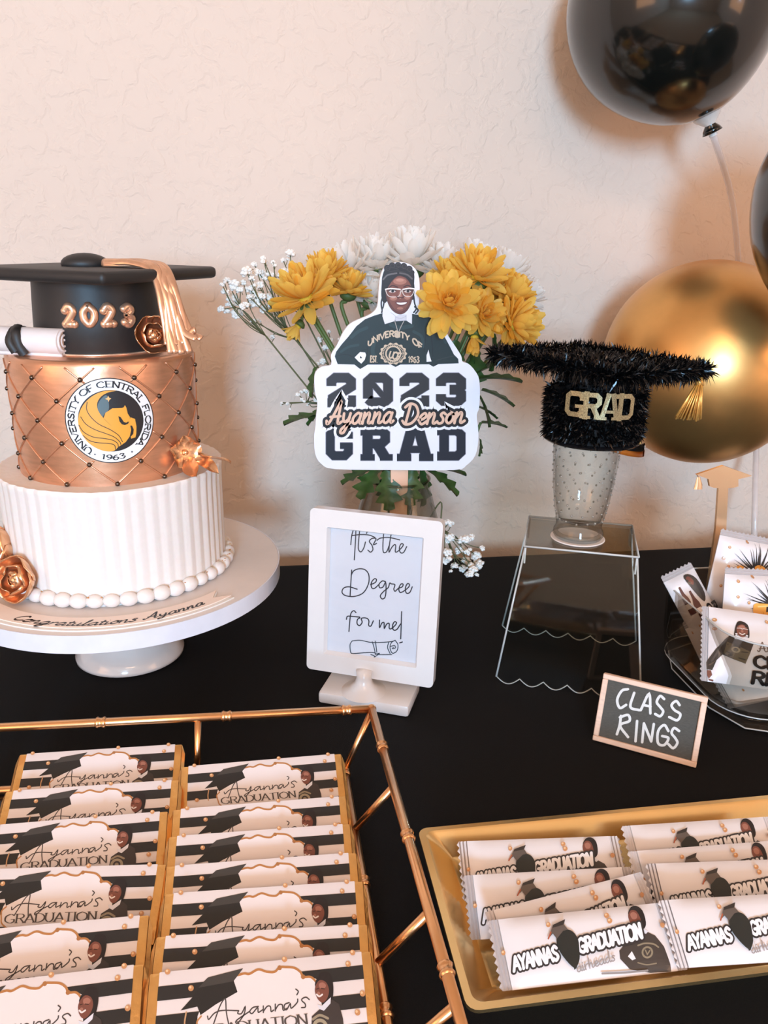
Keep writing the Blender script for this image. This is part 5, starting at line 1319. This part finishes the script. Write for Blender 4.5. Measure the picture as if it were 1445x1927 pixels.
def art_bottle(a, Wp, Hp):
    for cx_, cy_ in ((.28, .32), (.50, .40)):
        a.poly([(cx_-.03, cy_-.14), (cx_+.03, cy_-.14), (cx_+.045, cy_-.06), (cx_+.095, cy_), (cx_+.095, cy_+.17), (cx_-.095, cy_+.17), (cx_-.095, cy_), (cx_-.045, cy_-.06)], (92, 42, 34), 0); a.up()
        a.poly([(cx_-.1, cy_+.05), (cx_+.1, cy_+.05), (cx_+.1, cy_+.105), (cx_-.1, cy_+.105)], (234, 226, 222)); a.up()
    a.poly([(.54,.12),(.72,.10),(.86,.18),(.88,.34),(.74,.42),(.62,.30)], (70, 62, 56), 3); a.up(); a.poly([(.58,.14),(.68,.12),(.74,.18),(.66,.22)], SKIN, 3); a.up()
    gold_dots(a, [(.62,.52),(.72,.70),(.28,.62)], .028, .012)
    for tx, xx in (('CLASS', .72), ('RINGS', .92)):
        adv, ly = lay_text(tx, CAP); caps(a, tx, line_fn((xx, .46), (xx, .86), adv, .15, 0, (1, 0)), .028, (30, 28, 30), ly)
    adv, ly = lay_text('ARTIFICIALLY', CAP); caps(a, '', line_fn((.36, .62), (.36, .92), adv, .06, 0, (1, 0)), .012, (60, 56, 56), ly)
def art_woman(a, Wp, Hp):
    T = lambda x, y: ((x-520)/1130, (y-500)/812); P = lambda pts: [T(*p) for p in pts]; k = 1/1130
    a.poly(P([(720,846),(762,802),(812,800),(900,842),(1000,858),(972,940),(922,1082),(800,1050),(695,1018),(650,1080),(622,1190),(582,1182),(578,1110),(640,962)]), (60, 54, 50)); a.up()
    a.poly(P([(738,872),(860,905),(970,950),(922,1080),(800,1046),(704,1000)]), (112, 100, 80)); a.up()
    for st_ in ([(750,900),(800,905),(850,930)], [(890,960),(940,960)], [(740,980),(790,1000)], [(860,1030),(915,1040)]): a.rib(P(st_), 20*k, (72, 64, 54), 3)
    c = T(826, 946); a.ring(c, 26*k, 44*k, (168, 152, 124), 24); a.rib(P([(690,900),(650,1000),(610,1110)]), 16*k, (84, 76, 70), 3)
    a.poly(P([(584,1194),(614,1192),(624,1240),(602,1282),(586,1244)]), SKIN); a.poly(P([(596,1282),(640,1290),(640,1308),(604,1300)]), SKIN); a.up()
    a.poly(P([(806,806),(812,720),(842,642),(890,628),(944,658),(960,730),(956,800),(930,790),(840,790)]), HAIR, 3); a.up()
    a.poly(P([(826,722),(846,682),(890,664),(930,684),(944,736),(926,782),(884,802),(842,782)]), SKIN, 3); a.up(); a.poly(P([(850,690),(890,672),(920,690),(910,712),(860,714)]), SKHI, 3); a.disc(T(884,740), 14*k, SKHI, 12, 18*k); a.up()
    a.rib(P([(832,712),(870,708),(884,716),(900,708),(942,712)]), 9*k, (220, 208, 202), 3); a.rib(P([(858,762),(884,774),(912,760)]), 12*k, (240, 228, 224), 4); a.up()
    a.poly(P([(800,806),(826,786),(884,812),(930,798),(946,842),(900,836),(812,832)]), COLR); a.disc(T(826,776), 13*k, COLR, 12); a.disc(T(934,780), 13*k, COLR, 12); a.up()
    gold_dots(a, [(.10,.30),(.10,.18),(.55,.12),(.93,.24),(.90,.88)], .016, .024)
    adv, ly = lay_text('Ayanna', SCR); script(a, '', line_fn((.46, .54), (.86, .47), adv, .060), .009, (120, 100, 90), ly)
    for tx, x0, x1, y in (('CLASS', .43, .93, .745), ('RINGS', .42, .93, .955)):
        adv, ly = lay_text(tx, CAP); caps(a, tx, line_fn((x0, y), (x1, y), adv, .15), .034, (28, 26, 28), ly)
def art_dots(a, Wp, Hp): gold_dots(a, [(.12,.25),(.3,.7),(.5,.3),(.7,.75),(.88,.3)], .018, .03); a.rib([(.2,.5),(.8,.5)], .01, (150, 144, 144), 0)
candy('white ring candy pouch with black burst print standing tallest at the back of the bowl', 1412, 1086, .668, .082, .085, -6, 14, 11, 'z', art_burst)
candy('white ring candy pouch with a large orange gem, in front of the tallest pouch', 1432, 1150, .628, .078, .082, -4, 18, 4, 'z', art_burst2)
candy('narrow ring candy pouch printed with brown bottles, leaning on the bowl side', 1314, 1152, .655, .034, .095, -10, 28, -27, 'z', art_bottle, .006)
candy('plain end of a white pouch poking out under the bottle printed pouch', 1330, 1205, .640, .03, .05, -10, 30, -24, 'z', art_dots, .005)
candy('wide ring candy pouch printed with a woman in a dark sweater at the bowl front', 1424, 1224, .585, .106, .068, -4, 34, 9, 'x', art_woman, .008)
candy('lowest ring candy pouch lying under the pouch printed with the woman', 1408, 1284, .604, .070, .042, 2, 58, -6, 'x', art_dots, .005)

# ------------------------------------------------------------------ gold bamboo-look tray with chocolate bars
M_GMET = mat('polished_gold', (240, 184, 132), .28, 1.0, var=.06, vscale=60, bump=.05, bscale=150)
ZT, ZL = .052, .0062
bt_ = thing('bamboo_tray', 'gold metal tray with bamboo style rails holding the chocolate bars', 'tray', (-.11, .38, 0))
O2 = Vector((-.11, .38, 0))
cA = at(699, 1334, Z=ZT); cB = at(868, 1927, Z=ZT); dirR = (cB-cA).normalized(); cB = cA+dirR*.36
dL = (at(0, 1369, Z=ZT)-cA).normalized(); cD = cA+dL*.42; cC = cD+dirR*.36
lA = at(648, 1449, Z=ZL); lB = at(729, 1927, Z=ZL); dl = (lB-lA).normalized(); lB = lA+dl*.325; lD = lA+dL*.37; lC = lD+dl*.325
def rail(a, b, r, name='rail'): return link(name, MB().tube([a-O2, (a+b)/2-O2, b-O2], r, 12).me(name), M_GMET, bt_)
for a, b in ((cA, cB), (cA, cD), (cD, cC), (cB, cC)): rail(a, b, .0034, 'top_rail')
for a, b in ((lA, lB), (lA, lD), (lD, lC), (lB, lC)): rail(a, b, .0031, 'lower_rail')
def on_line(a, b, px, py):
    best = None
    for i in range(801):
        p = a.lerp(b, i/800); d = p-CAM; z = d.dot(fw); q = (W/2+FPX*d.dot(rt)/z, H/2-FPX*d.dot(up)/z); e = (q[0]-px)**2+(q[1]-py)**2
        if best is None or e < best[0]: best = (e, p)
    return best[1]
for a, b, x, y, c, d, x2, y2 in ((cA, cB, 699, 1338, lA, lB, 648, 1450), (cA, cB, 733, 1482, lA, lB, 665, 1562), (cA, cB, 795, 1720, lA, lB, 715, 1812), (cA, cD, 372, 1352, lA, lD, 370, 1452)):
    p, q = on_line(a, b, x, y), on_line(c, d, x2, y2); rail(p, q, .0027, 'strut')
for t in (.75, .9): rail(cA.lerp(cB, t), lA.lerp(lB, t), .0027, 'strut')
for t in (.2, .6, .95): rail(cD.lerp(cC, t), lD.lerp(lC, t), .0027, 'strut')
for t in (.75, 1.0): rail(cA.lerp(cD, t), lA.lerp(lD, t), .0027, 'strut')
nd = [(.0034, -.0042), (.0040, -.0036), (.0046, -.0026), (.0040, -.0014), (.0037, 0), (.0040, .0014), (.0046, .0026), (.0040, .0036), (.0034, .0042)]
nme = MB().lathe(nd, 16).me('node')
for a, b, pts in ((cA, cD, ((652, 1336), (427, 1348), (190, 1361))), (cA, cB, ((726, 1404), (759, 1576), (831, 1829))), (lA, lB, ((648, 1455), (678, 1662), (720, 1906)))):
    for x, y in pts: link('bamboo_node', nme, M_GMET, bt_, on_line(a, b, x, y)-O2, (b-a).normalized().to_track_quat('Z', 'Y').to_euler())
for p in (cA, cB, cC, cD): link('corner_joint', MB().ball(p-O2, .0040, 14, 9).me('joint'), M_GMET, bt_)
link('glass_base', loft([[tuple(p-O2+Vector((0, 0, dz))) for p in (lA, lB, lC, lD)] for dz in (-.0042, -.0030)], True, True).me('base', False), clear_mat('tray_glass', (210, 212, 210), .6, .02, .1), bt_)

# chocolate bar: gold foil body, striped paper band, folded foil ends
BWD, BHT, BTH, LBW = .1238, .0490, .0060, .1130
M_FOIL = mat('gold_foil', (250, 192, 118), .32, .9, var=.12, vscale=70, bump=.35, bscale=160)
M_PAPER = mat('white_paper', (238, 226, 222), .4, var=.01, coat=.15)
M_BINK = print_mat('label_ink', .38, 0, .15)
def bar_art():
    k = LBW/1183
    def w(x, y): v = y-(262-.1034*(x-72)); return ((x-72)*k-LBW/2, BHT-v*k*.985)
    a = Art(w); top = lambda x: 262-.1034*(x-72)
    Q = lambda pts: pts
    BKC, WHT = (40, 38, 37), (240, 228, 224)
    def stripe(v0, v1): a.poly([(72, top(72)+v0), (1255, top(1255)+v0), (1255, top(1255)+v1), (72, top(72)+v1)], BKC)
    for i in range(3): stripe(78+i*150, 78+i*150+75)
    a.up()
    a.poly([(322,322),(330,420),(302,490),(310,545),(332,600),(430,640),(560,655),(700,690),(850,670),(960,630),(1010,560),(1000,430),(985,312),(960,290),(930,284),(900,272),(870,244),(830,234),(765,238),(740,258),(700,262),(640,248),(590,268),(530,275),(430,290)], WHT, 3); a.up()
    a.rib([(520,278),(560,268),(590,270),(640,246),(690,258),(735,258),(765,234),(800,232),(850,236),(885,258),(902,284),(940,284),(965,300),(985,330),(992,360)], 13, (186, 124, 70), 5)
    a.rib([(322,490),(300,520),(310,560),(330,600),(420,640),(560,655),(700,690),(850,670),(960,630)], 9, (196, 138, 84), 5)
    for p in ((765,236),(900,284)): a.disc(p, 13, (176, 116, 66), 14)
    a.up()
    a.poly([(352,290),(553,240),(500,308),(522,366),(402,430),(318,485),(298,442),(206,462),(268,395),(300,340)], (36, 35, 34)); a.up()
    a.poly([(352,290),(553,240),(498,310),(300,345)], (66, 62, 58)); a.rib([(238,470),(232,520),(236,560)], 8, (206, 160, 116), 3); a.up()
    NM = [[(357,490),(365,506),(395,475),(440,461),(530,462)], [(388,540),(420,450),(440,412),(455,405),(461,470),(477,536)], [(530,462),(525,476),(546,476),(566,442),(560,480),(530,520),(518,526),(520,510),(590,466)], [(640,440),(610,446),(592,466),(606,476),(636,446),(640,470),(666,456)], [(668,438),(668,471)], [(668,466),(690,440),(708,441),(712,466),(727,458)], [(736,428),(735,463)], [(735,458),(755,432),(775,432),(780,459),(800,450)], [(815,420),(790,430),(786,450),(800,456),(821,426),(826,449),(860,420),(864,402)], [(855,350),(869,362),(860,380)], [(930,404),(912,392),(890,400),(888,411),(905,426),(905,443),(884,446)]]
    for st_ in NM: a.rib(st_, 7, (74, 66, 64), 5)
    adv, ly = lay_text('GRADUATION', CAP)
    caps(a, '', line_fn((338, 592), (922, 531), adv, 54), 11, (84, 76, 72), ly, nib=(0, .22), serif=.12, sw=.3)
    # printed half figure
    a.poly([(928,620),(940,490),(985,455),(1060,402),(1098,426),(1115,500),(1120,612),(1030,640)], (62, 54, 52)); a.up()
    a.poly([(968,340),(972,306),(990,284),(1000,264),(1030,256),(1060,270),(1072,318),(1070,370),(1060,402),(1034,410),(1000,400)], HAIR, 3); a.up()
    a.poly([(972,328),(996,302),(1030,312),(1046,350),(1036,392),(1008,420),(980,404),(964,362)], SKIN, 3); a.up(); a.poly([(990,322),(1012,314),(1030,328),(1020,346),(994,344)], SKHI, 3); a.disc((985,372), 9, SKHI, 12); a.up()
    a.rib([(974,378),(988,388),(1006,378)], 9, (240, 226, 220), 4); a.rib([(974,350),(986,346)], 5, (60, 34, 30), 0); a.rib([(1002,346),(1020,348)], 5, (60, 34, 30), 0)
    a.poly([(974,428),(1000,436),(1054,392),(1050,424),(1010,462),(984,452)], COLR); a.up()
    a.ring((985,545), 26, 44, (170, 156, 130), 24); a.disc((985,545), 14, (160, 146, 120), 14); a.rib([(945,505),(985,484),(1030,500)], 13, (160, 146, 122), 3); a.up()
    gold_dots(a, [(258,348),(1168,214),(1200,150),(795,190),(120,262),(1238,372),(148,560),(1200,470)], 16)
    return a
def make_bar():
    o = thing('chocolate_bar', 'label', 'chocolate bar')
    link('foil_body', bevel_box('foil', -BWD/2, BWD/2, .0003, BTH, .0002, BHT-.0002, .0012, 2), M_FOIL, o)
    link('paper_band', bevel_box('paper', -LBW/2, LBW/2, 0, BTH+.0003, 0, BHT, .0006, 2), M_PAPER, o)
    for s in (-1, 1):
        V = [(s*BWD/2, .001, .001), (s*BWD/2, .001, BHT-.001), (s*(BWD/2+.0022), .0035, BHT*.85), (s*(BWD/2+.0022), .0035, BHT*.15), (s*BWD/2, BTH-.001, .001), (s*BWD/2, BTH-.001, BHT-.001)]
        link('foil_fold', mesh('fold', V, [(0, 1, 2, 3), (1, 5, 2), (5, 4, 3, 2), (4, 0, 3)], False), M_FOIL, o)
    bar_art().build('printed_label', M_BINK, o, lambda x, y, z: (x, -.0002-z, y))
    return o
LEAN = R(65); ZTOP = .0308
RB = [((342,1442),(641,1417)),((332,1522),(645,1497)),((321,1573),(656,1549)),((316,1629),(668,1603)),((305,1681),(688,1656)),((284,1762),(701,1737)),((271,1832),(707,1787))]
LB = [((0,1421),(343,1399)),((0,1489),(337,1466)),((0,1551),(316,1525)),((0,1634),(313,1625)),((0,1746),(281,1720)),((0,1846),(271,1812))]
ORD = ['rearmost', 'second', 'third', 'fourth', 'fifth', 'sixth', 'seventh']
proto = make_bar(); first = True
for col, rows in (('right', RB), ('left', LB)):
    for i, (pl, pr) in enumerate(rows):
        z = ZTOP+(.002 if col == 'left' and i == 0 else 0)
        A, B = at(*pl, Z=z), at(*pr, Z=z); d = (B-A).normalized(); yaw = math.atan2(d.y, d.x)
        if col == 'right': c = (A+B)/2
        else: c = B-d*(BWD/2)
        o = proto if first else copy_tree(proto); first = False
        side = 'column beside the tray rail' if col == 'right' else 'column far from the tray rail'
        o['label'] = 'striped graduation chocolate bar, %s %s, %s' % (ORD[i], 'from the back' if i else 'at the back', side)
        o['group'] = 'chocolate bars in the bamboo tray'
        Mx = Matrix.Rotation(yaw, 4, 'Z') @ Matrix.Rotation(-LEAN, 4, 'X')
        o.rotation_euler = Mx.to_euler(); o.location = c-(Mx.to_3x3() @ Vector((0, 0, BHT)))

# ------------------------------------------------------------------ plain gold tray with taffy packs
M_GPL = mat('gold_plastic', (242, 208, 146), .22, .95, var=.05, vscale=20, bump=.03, bscale=60)
gx0, gx1, gy0, gy1 = .1005, .412, .3055, .4470
gtr = thing('gold_tray', 'shiny gold plastic tray with sloped sides holding the taffy packs', 'tray', (.25, .376, 0))
def rr(x0, x1, y0, y1, r, z): return [(p[0]-.25, p[1]-.376, z) for p in rrect(x0, x1, y0, y1, r, 4)]
rg = [rr(gx0+.024, gx1-.024, gy0+.0255, gy1-.0135, .004, .0006), rr(gx0+.004, gx1-.004, gy0+.004, gy1-.003, .007, .0225), rr(gx0, gx1, gy0, gy1, .007, .0225), rr(gx0, gx1, gy0, gy1, .007, .0250),
      rr(gx0+.0045, gx1-.0045, gy0+.0045, gy1-.0035, .006, .0250), rr(gx0+.0065, gx1-.0065, gy0+.0065, gy1-.0050, .006, .0235), rr(gx0+.022, gx1-.022, gy0+.0235, gy1-.0125, .003, .0085), rr(gx0+.025, gx1-.025, gy0+.0265, gy1-.0155, .003, .0075)]
link('tray_body', loft(rg, True, True).me('tray_body', True, 22), M_GPL, gtr)
PW, PH_, PT = .1125, .0370, .0030
def taffy_art():
    hm = homography([(225, 270), (1265, 185), (1385, 500), (330, 655)], [(-PW/2, PH_), (PW/2, PH_), (PW/2, 0), (-PW/2, 0)])
    a = Art(hm); small_woman(a, lambda x, y: (x, y))
    for tx, p0, p1, h in (('AYANNAS', (412, 548), (684, 484), 74), ('GRADUATION', (800, 448), (1140, 366), 70)):
        adv, ly = lay_text(tx, CAP); f = line_fn(p0, p1, adv, h)
        caps(a, tx, f, 37, (52, 48, 48), ly); a.up(); caps(a, tx, f, 17, (244, 240, 240), ly); a.up()
    a.poly([(665,372),(682,345),(718,330),(758,342),(788,380),(797,430),(800,478),(788,512),(775,526),(735,500),(690,452),(668,412)], (34, 38, 36), 3); a.poly([(768,520),(786,522),(772,534)], (34, 38, 36)); a.up()
    a.poly([(712,276),(640,306),(628,340),(612,380),(640,352),(665,378),(700,338),(728,330),(704,304)], (96, 84, 76)); a.up(); a.poly([(712,276),(640,306),(636,322),(700,306)], (52, 46, 42)); a.rib([(628,345),(614,378)], 9, (176, 92, 60), 0); a.up()
    adv, ly = lay_text('airheads', SCR); script(a, '', line_fn((790, 545), (1000, 480), adv, 26), 6, (156, 146, 142), ly)
    a.rib([(930,545),(1050,535),(1170,520)], 9, (140, 130, 124), 4)
    gold_dots(a, [(612,305),(340,450),(945,258),(962,286),(1243,300)], 14)
    return a
def make_taffy():
    o = thing('taffy_pack', 'label', 'candy'); pouch(o, PW, PH_, PT, 9, 'x')
    cuts = [((PW*(i/24-.5), 0, 0), (1, 0, 0)) for i in range(1, 24)]+[((0, PH_*i/12, 0), (0, 1, 0)) for i in range(1, 12)]
    taffy_art().build('printed_label', M_WPRT, o, lambda x, y, z: (x, -pack_y(x, y, PW, PH_, PT)-.0003-z, y), cuts, 4e-6)
    return o
TP = [('A', (859,1584), (1167,1573), 0), ('A', (869,1648), (1187,1631), 0), ('A', (908,1718), (1209,1640), .003), ('A', (915,1733), (1243,1699), .0065),
      ('B', (1167,1555), (1445,1537), 0), ('B', (1179,1603), (1445,1583), 0), ('B', (1213,1626), (1445,1618), .003), ('B', (1236,1695), (1445,1683), .009)]
proto = make_taffy(); cnt = {'A': 0, 'B': 0}
for i, (colm, pl, pr, dz) in enumerate(TP):
    z = .0325+dz; A, B = at(*pl, Z=z), at(*pr, Z=z); d = (B-A).normalized(); yaw = math.atan2(d.y, d.x)
    o = proto if i == 0 else copy_tree(proto)
    k = cnt[colm]; cnt[colm] += 1
    o['label'] = 'white taffy pack, %s, in the column %s the bamboo tray' % (['rearmost', 'second from the back', 'third from the back', 'frontmost'][k], 'next to' if colm == 'A' else 'farther from')
    o['group'] = 'taffy packs in the gold tray'
    Mx = Matrix.Rotation(yaw, 4, 'Z') @ Matrix.Rotation(-R(64 if k == 3 else 57), 4, 'X')
    o.rotation_euler = Mx.to_euler(); o.location = A+d*(PW/2)-(Mx.to_3x3() @ Vector((0, 0, PH_)))
